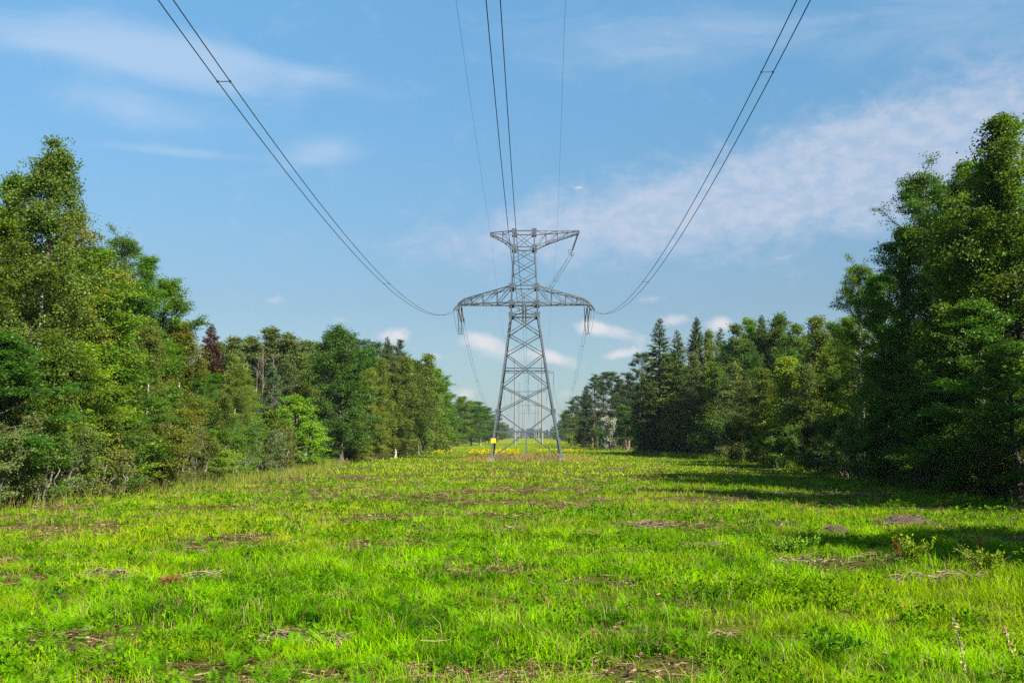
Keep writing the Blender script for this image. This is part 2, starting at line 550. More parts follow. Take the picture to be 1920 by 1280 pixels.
for s in (-1, 1):
    arm('lower_cross_arm', s, [(3.68 * s, 22.76, 21.0, False), (5.6 * s, 22.29, 20.97, False), (7.14 * s, 21.88, 20.95, False), (8.07 * s, 21.62, 20.92, False), (8.95 * s, 21.0, 20.86, False)], 20.9, 23.3, 21.0, .55, .14)
arm('upper_cross_arm', -1, [(-2.93, 30.78, 29.75, True), (-4.6, 30.72, 30.45, True)], 0, 30.8, 28.6, .45, .11)
arm('upper_cross_arm', 1, [(2.97, 30.82, 29.3, True), (4.56, 30.86, 29.82, True), (5.96, 30.92, 30.25, True), (7.5, 31.0, 30.7, True)], 0, 30.8, 28.6, .4, .11)
wsn = pyl('warning_plate', [box(corner(2.6, -1, -1) + np.array([0.05, -.17, 0]), (.62, .03, .58))], 'yellow')
pyl('warning_symbol', [beam(corner(2.6, -1, -1) + np.array(a), corner(2.6, -1, -1) + np.array(b), .05, .01) for a, b in
    (((.1, -.195, .17), (0, -.195, .0)), ((0, -.195, .0), (.09, -.195, .0)), ((.09, -.195, .0), (0.0, -.195, -.17)))], 'wire', wsn)

# ------------------------------------------------------------------ wires


def cable(name, pts, r, label, cat, group=None, k=6, mat='wire'):
    P = np.asarray(pts, float)[None]
    V, F = tubes(P, np.full(P.shape[:2], r), k)
    return tag(link(name, arr_mesh(name, V, F, M[mat], True)), label, cat, group)


def insulator(p, q, label, group, nd=18, r=.13):
    """string of discs hanging between two fittings."""
    p = np.asarray(p, float); q = np.asarray(q, float)
    o = tag(empty('insulator_string', p), label, 'insulator', group)
    L = np.linalg.norm(q - p)
    s, rr = [], []
    for i in range(nd):
        a = 0.06 + 0.88 * i / nd; b = 0.88 / nd
        s += [a, a + b * .25, a + b * .3, a + b * .75]; rr += [.03, .035, r, r * .6]
    s += [.96]; rr += [.03]
    s = np.array(s); P = (q - p)[None] * s[:, None]
    V, F = tubes(P[None], np.array(rr)[None], 8)
    link('disc_stack', arr_mesh('disc_stack', V, F, M['glass'], False), o)
    link('end_fitting', arr_mesh('end_fitting', *beam((0, 0, 0), (q - p) * .07, .05), M['steel']), o)
    link('end_fitting', arr_mesh('end_fitting', *beam((q - p) * .93, q - p, .06), M['steel']), o)
    return o


SPAN = {}
GW = 'conductors from the pylon to the camera side'
pxL = [(312, 0), (410, 137), (512, 280), (600, 398), (700, 505), (770, 566), (820, 593), (846, 586)]
pxR = [(1503, 0), (1448, 115), (1390, 240), (1300, 395), (1207, 527), (1160, 579), (1132, 591), (1118, 585)]


def fit(px, x):
    P = np.array([at_lateral(a, b, x) for a, b in px])
    wts = np.ones(len(P)); wts[-1] = 3
    return np.polyfit(P[:, 1], P[:, 2], 3, w=wts), P[-1, 1]


cL, eL = fit(pxL, -8.86)
cR, eR = fit(pxR, 8.86)
YA = np.concatenate([np.linspace(-14, 60, 40), np.linspace(62, 127, 60)])
zL = np.polyval(cL, YA); zR = np.polyval(cR, YA); zM = (zL + zR) / 2
xM = np.interp(YA, [-14, 26, 80, 127], [-0.5, -0.25, -.02, 0.05])
HALF = .2
for s, z, xx, nm in ((-1, zL, np.full_like(YA, -8.86), 'left arm'), (1, zR, np.full_like(YA, 8.86), 'right arm'), (0, zM, xM, 'middle of the pylon')):
    for h, hn in ((-HALF, 'left'), (HALF, 'right')):
        cable('power_cable', np.stack([xx + h, YA, z], 1), .0165, f'dark power cable overhead, {hn} one of the pair to the {nm}', 'cable', GW)
    zf = lambda y, z=z: float(np.interp(y, YA, z))
    xf = lambda y, xx=xx: float(np.interp(y, YA, xx))
    sps = {-1: ((410, 'first'), (725, 'far')), 1: ((1448, 'first'), (1210, 'far')), 0: ()}[s]
    for px, wn in sps:
        y = at_lateral(px, 500, s * 8.86)[1]
        a = np.array([xf(y) - HALF, y, zf(y)]); b = np.array([xf(y) + HALF, y, zf(y)])
        so = tag(empty('cable_spacer', (a + b) / 2), f'{"small far" if wn == "far" else "larger near"} spacer bar clamped across the cable pair to the {nm}', 'spacer', 'spacers on the cable pairs')
        c0 = (a + b) / 2
        link('spacer_rod', arr_mesh('spacer_rod', *beam(a - c0, b - c0, .022), M['wire']), so)
        for e in (a, b):
            link('clamp', arr_mesh('clamp', *box(e - c0, (.05, .09, .06)), M['wire']), so)
    # tension strings on the near side of the arm
    yt = PD - (.6 if s else 1.8); xt = 8.8 * s
    for h, hn in ((-.22, 'left'), (.22, 'right')):
        insulator((xt + h, yt, 20.75), (xf(127) + h * .9, 127.0, zf(127)), f'near-side tension insulator string, {hn} one at the {nm} of the pylon', 'tension insulator strings')

# earth wires towards the camera
for side, (pa, pb), zt, xt in (('left', ((855, 0), (881, 190)), 30.75, -4.6), ('right', ((1060, 0), (1054, 210)), 30.9, 4.5)):
    A = at_depth(*pa, 52); B = np.array([xt, PD, zt])
    t = np.linspace(-0.55, 1, 40)[:, None]
    P = A + (B - A) * t
    P[:, 2] -= 0.35 * 4 * np.clip(t[:, 0], 0, 1) * (1 - np.clip(t[:, 0], 0, 1))
    cable('earth_wire', P, .0085, f'thin {side} earth wire rising from the pylon top overhead', 'cable', 'earth wires')

# portal pylons in the distance
PORT = [340.0, 487.0, 708.0, 952.0]
zarm, ztop = 24.6, 29.2
names = ['nearest', 'second', 'third', 'farthest']
for i, d in enumerate(PORT):
    po = tag(empty('portal_pylon', (0.2, d, 0)), f'{names[i]} twin pole concrete pylon seen through the steel pylon legs', 'pylon', 'twin pole pylons down the cleared strip')
    for s in (-1, 1):
        z = np.array([0, 6, 12, 18, 24, ztop])
        V, F = tubes(np.stack([np.full(6, 4.65 * s), np.zeros(6), z], 1)[None], np.array([[.36, .33, .30, .27, .24, .19]]), 10)
        link('pole', arr_mesh('pole', V, F, M['concrete'], True), po)
    ps = []
    for yy, zz in ((-.35, zarm), (.35, zarm), (0, zarm + .55)):
        ps.append(beam((-8.7, yy, zz), (8.7, yy, zz), .12))
    for k in range(14):
        x0 = -8.7 + k * 17.4 / 14; x1 = x0 + 17.4 / 14; xm = (x0 + x1) / 2
        ps += [beam((x0, -.35, zarm), (xm, 0, zarm + .55), .06), beam((xm, 0, zarm + .55), (x1, -.35, zarm), .06), beam((x0, -.35, zarm), (x1, .35, zarm), .06)]
    for s in (-1, 1):
        ps.append(beam((4.65 * s, 0, ztop - 3), (8.7 * s, 0, zarm + .3), .05))
    V, F = join(ps)
    link('cross_arm', arr_mesh('cross_arm', V, F, M['steel']), po)
    if i < 3:
        for s, nm in ((-1, 'left end'), (0, 'middle'), (1, 'right end')):
            insulator((.2 + 8.6 * s, d, zarm - .1), (.2 + 8.6 * s, d, zarm - 4.2), f'insulator string hanging from the {nm} of the {names[i]} twin pole pylon', 'suspension insulator strings', 20, .14)

# outgoing spans
for s, nm in ((-1, 'left'), (0, 'middle'), (1, 'right')):
    xa = 8.86 * s
    y0, z0, y1, z1 = PD + 8.0, 19.3, PORT[0], zarm - 4.2
    y = np.linspace(y0, y1, 70); t = (y - y0) / (y1 - y0)
    z = z0 + (z1 - z0) * t - 10.6 * 4 * t * (1 - t)
    x = xa + (8.6 * s + .2 - xa) * t
    for h, hn in ((-HALF, 'left'), (HALF, 'right')):
        cable('power_cable', np.stack([x + h, y, z], 1), .016, f'sagging cable beyond the pylon, {hn} one of the {nm} pair', 'cable', 'conductors beyond the pylon')
        b = PD + (.6 if s else 1.8)
        insulator((8.8 * s + h, b, 20.75), (xa + h, y0, z0), f'far-side tension insulator string, {hn} one of the {nm} pair', 'tension insulator strings')
    for t0, wn in ((.06, 'upper'), (.2, 'lower')):
        j = int(t0 * 69)
        a = np.array([x[j], y[j], z[j]])
        so = tag(empty('cable_spacer', a), f'{wn} spacer bar across the {nm} cable pair just beyond the pylon', 'spacer', 'spacers on the cable pairs')
        link('spacer_rod', arr_mesh('spacer_rod', *beam((-HALF, 0, 0), (HALF, 0, 0), .05), M['wire']), so)
    for a, b in ((0, 1), (1, 2)):
        y = np.linspace(PORT[a], PORT[b], 40); t = (y - PORT[a]) / (PORT[b] - PORT[a])
        z = zarm - 4.2 - 9 * 4 * t * (1 - t)
        cable('power_cable', np.stack([np.full_like(y, .2 + 8.6 * s), y, z], 1), .022, f'{nm} cable sagging between the {names[a]} and {names[b]} twin pole pylons', 'cable', 'conductors of the far spans', 4)
for s, nm in ((-1, 'left'), (1, 'right')):
    y = np.linspace(PD, PORT[0], 50); t = (y - PD) / (PORT[0] - PD)
    x = -4.6 + (4.6 - 4.45) * t if s < 0 else 4.5 + .35 * t
    z = 30.75 + (ztop - 30.75) * t - 7.5 * 4 * t * (1 - t)
    cable('earth_wire', np.stack([x, y, z], 1), .008, f'thin {nm} earth wire dropping away beyond the pylon', 'cable', 'earth wires')

# jumper loops under the lower arm, with hanging strings
for s, nm in ((-1, 'left'), (1, 'right')):
    y = np.linspace(127.0, PD + 8.0, 40); u = (y - PD) / 7.5
    z = 16.9 + 2.6 * np.abs(u) ** 2.2
    for h, hn in ((-HALF, 'left'), (HALF, 'right')):
        x = 8.86 * s + h + (-s) * .25 * (1 - np.clip(np.abs(u), 0, 1))
        cable('jumper_cable', np.stack([x, y, z], 1), .018, f'jumper loop hanging under the {nm} arm tip, {hn} one of two', 'cable', 'jumper loops')
    for dx, hn in ((-.42, 'left'), (.0, 'right')):
        insulator((8.55 * s + dx, PD, 20.7), (8.55 * s + dx + .1, PD, 17.0), f'upright insulator string hanging under the {nm} arm tip, {hn} one of two', 'hanging insulator strings', 20, .085)
    a = np.array([8.55 * s - .36, PD, 16.95]); b = a + np.array([.55, 0, 0])
    so = tag(empty('cable_spacer', (a + b) / 2), f'spacer bar at the bottom of the jumper loop under the {nm} arm tip', 'spacer', 'spacers on the cable pairs')
    link('spacer_rod', arr_mesh('spacer_rod', *beam((-.3, 0, 0), (.3, 0, 0), .06), M['wire']), so)
insulator((7.35, PD, 30.65), (6.5, PD, 28.2), 'slanting insulator string under the right tip of the upper arm', 'hanging insulator strings', 18, .15)
yk = tag(empty('yoke_plate', (6.4, PD, 27.95)), 'small yoke with rings joining slanted insulator and jumper cables', 'yoke')
th = np.linspace(0, 2 * np.pi, 17)
for dx, dz in ((-.18, .22), (.12, -.1)):
    ring = np.stack([dx + .2 * np.cos(th), np.zeros(17), dz + .3 * np.sin(th)], 1)
    link('grading_ring', arr_mesh('grading_ring', *tubes(ring[None], np.full((1, 17), .035), 6), M['steel'], True), yk)
link('plate', arr_mesh('plate', *join([beam((-.3, 0, -.22), (.3, 0, -.3), .07), beam((.1, 0, .25), (0, 0, -.3), .08)]), M['steel']), yk)
for h, hn in ((-.22, 'left'), (.22, 'right')):
    for sy, en, end in ((1, 'rear', PD + 8), (-1, 'near', 127.0)):
        t = np.linspace(0, 1, 30)
        x = 6.4 + h + (0.05 + h * .9 - 6.4 - h) * t; y = PD + (end - PD) * t ** 1.3
        z = 27.7 + (19.4 - 27.7) * t - 1.1 * 4 * t * (1 - t) * .5
        cable('jumper_cable', np.stack([x, y, z], 1), .018, f'jumper cable from the slanted insulator to the {en} side of the pylon, {hn} one', 'cable', 'jumper loops')
for t0, wn in ((.33, 'upper'), (.42, 'lower')):
    p = np.array([6.4 - 6.35 * t0, PD + 8 * t0 ** 1.3, 27.7 - 8.3 * t0 - 2.2 * t0 * (1 - t0)])
    so = tag(empty('cable_spacer', p), f'{wn} spacer bar on the slanting jumper pair beside the pylon body', 'spacer', 'spacers on the cable pairs')
    link('spacer_rod', arr_mesh('spacer_rod', *beam((-.24, 0, .08), (.24, 0, -.08), .05), M['wire']), so)

# ------------------------------------------------------------------ tree generators


def rand_unit(rng, n):
    v = rng.normal(size=(n, 3))
    return unit(v)


def interp_line(P, s):
    """P (n,3), s (m,) in 0..1 -> (m,3)."""
    f = np.clip(s, 0, 1) * (len(P) - 1); i = np.minimum(f.astype(int), len(P) - 2); w = (f - i)[:, None]
    return P[i] * (1 - w) + P[i + 1] * w


def interp_lines(P, b, s):
    n = P.shape[1]
    f = np.clip(s, 0, 1) * (n - 1); i = np.minimum(f.astype(int), n - 2); w = (f - i)[:, None]
    return P[b, i] * (1 - w) + P[b, i + 1] * w


def gen_tree(seed, H, Rm, cb, prof, nl, el=(.3, .9), curve=0.0, ntw=8, tw=.9, droop=.3, nleaf=60, ls=.13, lw=.09, scat=.15,
             hang=0.0, tr=.16, wander=.25, stems=1, spread=.0, up=.5, thin=0.0, lean=0.0, barefrac=0.0, limb_tw=(.22, 1.0), flat=.6):
    rng = np.random.default_rng(seed)
    tr_parts, stem_parts = [], []
    LC, LA, LT = [], [], []
    for st in range(stems):
        hs = H * (1 if stems == 1 else rng.uniform(.62, 1.0))
        n = 16
        s = np.linspace(0, 1, n)
        a0 = rng.uniform(0, 2 * np.pi) if stems > 1 else rng.uniform(0, 6.28)
        P = np.zeros((n, 3)); P[:, 2] = s * hs
        wob = np.cumsum(rng.normal(size=(n, 2)), 0) * wander / 4; wob -= wob[0]
        P[:, :2] += wob
        ln = spread * rng.uniform(.3, 1) if stems > 1 else lean
        P[:, 0] += np.cos(a0) * ln * s ** .8; P[:, 1] += np.sin(a0) * ln * s ** .8
        if stems > 1:
            P[:, 0] += np.cos(a0) * .25; P[:, 1] += np.sin(a0) * .25
        rad = tr * (hs / H) * (1 - s) ** .85 + .012
        if stems == 1: rad[0] *= 1.35
        stem_parts.append(tubes(P[None], rad[None], 8))
        m_l = max(4, int(nl / stems))
        t = np.sort(rng.uniform(0, 1, m_l) ** .9)
        hf = cb + (1 - cb) * t * .985
        base = interp_line(P, hf)
        azm = np.arange(m_l) * 2.39996 + rng.normal(0, .5, m_l)
        if stems > 1: azm = np.where(rng.uniform(size=m_l) < .55, a0 + rng.normal(0, .9, m_l), azm)
        L = Rm * prof(t) * rng.uniform(.62, 1.22, m_l) * (1 if stems == 1 else .75)
        L = np.maximum(L, .35)
        e = el[0] + (el[1] - el[0]) * t + rng.normal(0, .13, m_l)
        m = 8
        ss = np.linspace(0, 1, m)
        ee = e[:, None] + curve * ss[None] + np.cumsum(rng.normal(0, .09, (m_l, m)), 1)
        aa = azm[:, None] + np.cumsum(rng.normal(0, .12, (m_l, m)), 1)
        D = np.stack([np.cos(ee) * np.cos(aa), np.cos(ee) * np.sin(aa), np.sin(ee)], -1)
        LP = base[:, None] + np.concatenate([np.zeros((m_l, 1, 3)), np.cumsum(D[:, :-1], 1)], 1) * (L / (m - 1))[:, None, None]
        r0 = np.minimum(np.interp(hf, s, rad) * .55, .012 + .02 * L)
        tr_parts.append(tubes(LP, r0[:, None] * (1 - ss[None]) ** .8 + .006, 5))
        # twigs on limbs
        bi = np.repeat(np.arange(m_l), ntw)
        s0 = limb_tw[0] + (limb_tw[1] - limb_tw[0]) * rng.uniform(0, 1, len(bi)) ** .75
        tb = interp_lines(LP, bi, s0)
        di = np.minimum((s0 * (m - 1)).astype(int), m - 1)
        td = unit(D[bi, di] * .75 + rand_unit(rng, len(bi)) * .95 * np.array([1, 1, flat]) + np.array([0, 0, up * .3]))
        tl = tw * rng.uniform(.5, 1.3, len(bi)) * np.clip(.35 + L[bi] / Rm, .4, 1.1)
        # leader twigs
        nlead = max(6, ntw * 2)
        sl = rng.uniform(.72, 1, nlead)
        tb = np.concatenate([tb, interp_line(P, sl)])
        td = np.concatenate([td, unit(rand_unit(rng, nlead) * .7 + np.array([0, 0, .8]))])
        tl = np.concatenate([tl, tw * rng.uniform(.4, .9, nlead)])
        us = np.linspace(0, 1, 4)
        TP = tb[:, None] + td[:, None] * (tl[:, None] * us)[..., None]
        TP[:, :, 2] -= droop * tl[:, None] * us[None] ** 2
        if barefrac < 1:
            tr_parts.append(tubes(TP, np.tile(np.array([.011, .009, .007, .004]), (len(tl), 1)) * (1.0 if ls < .17 else 1.5), 3))
        keep = rng.uniform(size=len(tl)) >= thin
        limbw = np.concatenate([rng.choice([.35, .8, 1.1, 1.35], m_l)[bi], np.ones(nlead)])
        cnt = np.where(keep, np.maximum(3, (nleaf * limbw * rng.uniform(.35, 1.5, len(tl)) * np.clip(tl / tw, .4, 1.3)).astype(int)), 0)
        li = np.repeat(np.arange(len(tl)), cnt)
        u = rng.uniform(.05, 1.08, len(li))
        c = interp_lines(TP, li, u) + rng.normal(0, scat, (len(li), 3)) * np.array([1, 1, .6])
        ax = unit(td[li] * .5 + rand_unit(rng, len(li)))
        if hang:
            c[:, 2] -= rng.exponential(hang, len(li))
            ax = unit(ax + np.array([0, 0, -.9]))
        c[:, 2] = np.maximum(c[:, 2], .05)
        tw_tone = rng.uniform(0, 1, len(tl))
        LC.append(c); LA.append(ax)
        LT.append(np.clip(.55 * tw_tone[li] + .45 * rng.uniform(0, 1, len(li)), 0, 1))
    C = np.concatenate(LC); A = np.concatenate(LA); T = np.concatenate(LT)
    nrm = unit(rand_unit(rng, len(C)) + np.array([0, 0, .7]))
    Bv = unit(np.cross(A, nrm))
    sz = rng.uniform(.65, 1.25, len(C))
    V, F = leaf_quads(C, A, Bv, ls * sz, lw * sz)
    tv, tf = join(stem_parts + tr_parts)
    return dict(H=H, R=Rm, trunk=(tv, tf), leaf=(V, F, T), ns=sum(len(q[1]) for q in stem_parts))


def gen_spruce(seed, H, Rm, cb=.06, step=.42, nb=7, dens=1.0, droop=.35, ragged=.2):
    rng = np.random.default_rng(seed)
    n = 14; s = np.linspace(0, 1, n)
    P = np.zeros((n, 3)); P[:, 2] = s * H; P[:, :2] += np.cumsum(rng.normal(0, .03, (n, 2)), 0)
    parts = [tubes(P[None], (.02 * H * .8 * (1 - s) ** .9 + .015)[None], 8)]
    z = []; k = cb * H
    while k < H * .985:
        z.append(k); k += step * (1 - .5 * k / H) * rng.uniform(.8, 1.2)
    z = np.repeat(np.array(z), nb) + rng.normal(0, .07, len(z) * nb)
    B = len(z); t = np.clip((z / H - cb) / (1 - cb), 0, 1)
    L = Rm * 1.25 * (1 - t) ** .68 * rng.uniform(1 - ragged * 1.3, 1 + ragged * .7, B) * np.where(t < .1, .6 + 4 * t, 1)
    L = np.maximum(L, .18)
    a = rng.uniform(0, 2 * np.pi, B)
    e0 = -.05 + .75 * t ** 1.5
    m = 8; ss = np.linspace(0, 1, m)
    ee = e0[:, None] - droop * (1 - t[:, None]) * np.sin(ss * 2.6)[None] + rng.normal(0, .08, (B, 1))
    D = np.stack([np.cos(ee) * np.cos(a)[:, None], np.cos(ee) * np.sin(a)[:, None], np.sin(ee)], -1)
    LP = interp_line(P, z / H)[:, None] + np.concatenate([np.zeros((B, 1, 3)), np.cumsum(D[:, :-1], 1)], 1) * (L / (m - 1))[:, None, None]
    parts.append(tubes(LP, (.012 + .008 * L)[:, None] * (1 - ss[None]) + .005, 4))
    # sprays of needles either side of each branch
    cnt = np.maximum(5, (L * 17 * dens).astype(int))
    bi = np.repeat(np.arange(B), cnt)
    u = rng.uniform(.12, 1.04, len(bi)) ** .8
    base = interp_lines(LP, bi, u)
    side = np.where(rng.uniform(size=len(bi)) < .5, -1., 1.)
    perp = np.stack([-np.sin(a[bi]), np.cos(a[bi]), np.zeros(len(bi))], -1)
    fw = np.stack([np.cos(a[bi]), np.sin(a[bi]), np.zeros(len(bi))], -1)
    ax = unit(fw * .8 + perp * side[:, None] * rng.uniform(.2, 1.1, len(bi))[:, None] + np.array([0, 0, -1.0]) * rng.uniform(0, .9, len(bi))[:, None])
    ln = np.clip(.22 + .38 * L[bi] * (1.05 - u) * .6, .18, .62) * rng.uniform(.7, 1.3, len(bi))
    c = base + ax * ln[:, None] * .5 + rng.normal(0, .04, (len(bi), 3))
    bv = unit(np.cross(ax, unit(rand_unit(rng, len(bi)) * .6 + np.array([0, 0, 1.]))))
    tone = np.clip(.3 * rng.uniform(0, 1, B)[bi] + .7 * rng.uniform(0, 1, len(bi)), 0, 1)
    V, F = leaf_quads(c, ax, bv, ln, ln * .36)
    tv, tf = join(parts)
    return dict(H=H, R=Rm, trunk=(tv, tf), leaf=(V, F, tone))


dome = lambda t: np.sqrt(np.clip(t + .10, 0, 1.2)) * np.clip(1.02 - t, 0, 1) ** .8 * 1.5
oval = lambda t: np.sin(np.pi * np.clip(.16 + .84 * t, 0, 1) ** .85) ** .7
cone = lambda t: (1.02 - t) ** .75
full = lambda t: (1.0 - t ** 2.4) ** .6 * (.72 + .28 * t) + .06
pinep = lambda t: np.sin(np.pi * np.clip(.2 + .75 * t, 0, 1)) ** .6
top = lambda t: np.clip(.45 + .9 * t, 0, 1) * np.clip(1.03 - t, 0, 1) ** .45 * 1.25

HB = dict(ntw=9, tw=.95, droop=.6, nleaf=105, ls=.105, lw=.072, scat=.12, hang=.22, tr=.11, curve=-.35, el=(.35, 1.1))
K = {}
K['birch'] = [('birch_tree', 'b_birch', 'birch', gen_tree(1, 17, 2.7, .17, dome, 74, **HB)),
              ('birch_tree', 'b_birch', 'birch', gen_tree(2, 16, 2.5, .12, oval, 70, **HB)),
              ('birch_tree', 'b_birch', 'birch', gen_tree(3, 15, 2.2, .22, dome, 60, **HB))]
HA = dict(ntw=10, tw=1.05, droop=.15, nleaf=125, ls=.12, lw=.088, scat=.18, tr=.17, curve=.12, el=(.2, 1.0), flat=.8, up=.5)
K['alder'] = [('alder_tree', 'b_dark', 'green', gen_tree(11, 16, 3.3, .10, full, 52, **HA)),
              ('alder_tree', 'b_dark', 'green', gen_tree(12, 15, 3.0, .14, oval, 48, **HA)),
              ('alder_tree', 'b_dark', 'green', gen_tree(13, 14, 2.6, .06, cone, 50, **HA))]
K['ash'] = [('ash_tree', 'b_grey', 'deep', gen_tree(21, 18, 3.3, .34, top, 46, ntw=9, tw=1.0, droop=.2, nleaf=120, ls=.12, lw=.066, scat=.17, flat=.7, tr=.2, curve=.3, el=(.35, 1.0))),
            ('ash_tree', 'b_grey', 'deep', gen_tree(22, 17, 3.0, .28, dome, 44, ntw=9, tw=1.0, droop=.2, nleaf=120, ls=.12, lw=.066, scat=.17, flat=.7, tr=.2, curve=.3, el=(.3, 1.1)))]
K['maple'] = [('maple_tree', 'b_grey', 'bright', gen_tree(31, 8, 2.6, .05, full, 46, ntw=9, tw=.8, droop=.1, nleaf=60, ls=.17, lw=.14, scat=.16, tr=.1, curve=.2, el=(.2, 1.0)))]
K['linden'] = [('linden_tree', 'b_dark', 'deep', gen_tree(41, 15, 4.8, .05, full, 92, ntw=11, tw=1.3, droop=.15, nleaf=82, ls=.155, lw=.125, scat=.22, flat=.6, tr=.3, curve=.1, el=(.05, 1.1)))]
LB = dict(ntw=8, tw=1.0, droop=.6, nleaf=64, ls=.155, lw=.10, scat=.16, hang=.32, tr=.062, curve=-.45, el=(.5, 1.2))
K['far_birch'] = [('birch_tree', 'b_birch', 'birch', gen_tree(51, 15, 2.1, .12, oval, 58, **LB)),
                  ('birch_tree', 'b_birch', 'birch', gen_tree(52, 16, 2.3, .18, dome, 56, **LB)),
                  ('birch_tree', 'b_birch', 'birch', gen_tree(53, 12, 1.7, .04, cone, 54, **LB))]
LA_ = dict(ntw=8, tw=1.15, droop=.12, nleaf=72, ls=.155, lw=.12, scat=.2, flat=.6, tr=.17, curve=.15, el=(.15, 1.0))
K['far_broad'] = [('broadleaf_tree', 'b_dark', 'green', gen_tree(61, 15, 3.2, .06, full, 60, **LA_)),
                  ('broadleaf_tree', 'b_dark', 'green', gen_tree(62, 16, 2.8, .1, oval, 58, **LA_)),
                  ('broadleaf_tree', 'b_grey', 'green', gen_tree(63, 17, 2.4, .2, dome, 54, **LA_))]
K['aspen'] = [('aspen_tree', 'b_pale', 'grey', gen_tree(71, 17, 2.3, .34, dome, 46, ntw=8, tw=.95, droop=.1, nleaf=62, ls=.145, lw=.115, scat=.18, tr=.14, curve=.3, el=(.5, 1.15))),
              ('aspen_tree', 'b_pale', 'grey', gen_tree(72, 16, 2.0, .28, oval, 44, ntw=8, tw=.95, droop=.1, nleaf=62, ls=.145, lw=.115, scat=.18, tr=.14, curve=.3, el=(.5, 1.15)))]
K['poplar'] = [('poplar_tree', 'b_grey', 'lime', gen_tree(75, 11, 1.4, .04, cone, 50, ntw=8, tw=.7, droop=.1, nleaf=36, ls=.18, lw=.14, scat=.14, tr=.1, curve=.3, el=(.7, 1.25)))]
K['spruce'] = [('spruce_tree', 'b_dark', 'spruce', gen_spruce(81, 22, 3.6, nb=8)),
               ('spruce_tree', 'b_dark', 'spruce', gen_spruce(82, 20, 2.8, nb=6, ragged=.3)),
               ('spruce_tree', 'b_dark', 'spruce', gen_spruce(83, 16, 2.6, cb=.02, step=.38, nb=6))]
LP_ = dict(ntw=8, tw=.75, droop=-.15, nleaf=46, ls=.24, lw=.075, scat=.15, tr=.2, curve=.25, up=1.0, limb_tw=(.45, 1.0))
K['pine'] = [('pine_tree', 'b_pine', 'pine', gen_tree(91, 20, 2.8, .32, pinep, 46, el=(-.05, .7), **LP_)),
             ('pine_tree', 'b_pine', 'pine', gen_tree(92, 19, 2.6, .26, dome, 48, el=(-.05, .8), **LP_)),
             ('pine_tree', 'b_pine', 'pine', gen_tree(93, 18, 2.7, .16, cone, 54, el=(-.05, .8), **LP_))]
SB = dict(ntw=7, tw=.7, droop=.12, nleaf=46, ls=.115, lw=.065, scat=.13, tr=.05, curve=.1, el=(.3, 1.1), wander=.3)
K['willow'] = [('willow_shrub', 'b_grey', 'olive', gen_tree(101, 4.6, 1.7, .04, full, 84, stems=12, spread=1.7, **SB)),
               ('willow_shrub', 'b_grey', 'olive', gen_tree(102, 4.0, 1.5, .04, full, 84, stems=12, spread=1.9, **SB)),
               ('willow_shrub', 'b_grey', 'olive', gen_tree(103, 5.2, 1.5, .05, full, 80, stems=10, spread=1.3, **SB))]
SL = dict(ntw=6, tw=.8, droop=.12, nleaf=36, ls=.19, lw=.12, scat=.17, tr=.05, curve=.1, el=(.3, 1.1), wander=.3)
K['bush'] = [('hazel_shrub', 'b_grey', 'green', gen_tree(111, 4.4, 1.8, .03, full, 60, stems=9, spread=1.5, **SL)),
             ('hazel_shrub', 'b_grey', 'green', gen_tree(112, 3.6, 1.6, .03, full, 56, stems=9, spread=1.7, **SL))]
K['dead'] = [('dead_tree', 'b_pale', None, gen_tree(121, 14, 1.9, .3, dome, 30, ntw=7, tw=.9, droop=0, nleaf=1, ls=.1, lw=.05, scat=.05, tr=.12, curve=.3, el=(.4, 1.1)))]

LIB = {}
for kind, lst in K.items():
    LIB[kind] = []
    for nm, bk, lf, g in lst:
        tm = arr_mesh(nm + '_trunk', *g['trunk'], M[bk], True)
        if 'ns' in g and bk in ('b_birch', 'b_pine'):          # pale bark on the bole, dark limbs
            tm.materials.append(M['b_twig'])
            tm.polygons.foreach_set('material_index', ((np.arange(len(tm.polygons)) >= g['ns'] * .62)).astype(np.int32))
        cm = arr_mesh(nm + '_crown', g['leaf'][0], g['leaf'][1], M[lf], False, {'tone': g['leaf'][2]}) if lf else None
        zt = g['leaf'][0][:, 2]
        tp = g['leaf'][0][zt > np.quantile(zt, .86)].mean(0)
        LIB[kind].append((nm, tm, cm, float(np.quantile(zt, .9995)), g['R'] if not nm.endswith('shrub') else g['R'] * 1.7, tp))
K = None

rs = random.Random(5)
CNT = {}
PLACED = []


WIDEN = dict(birch=1.2, alder=1.35, ash=1.2, far_birch=1.25, far_broad=1.3, aspen=1.45, spruce=1.15, pine=1.25, poplar=1.2, maple=1.15, linden=1.1, willow=1.15, bush=1.2)


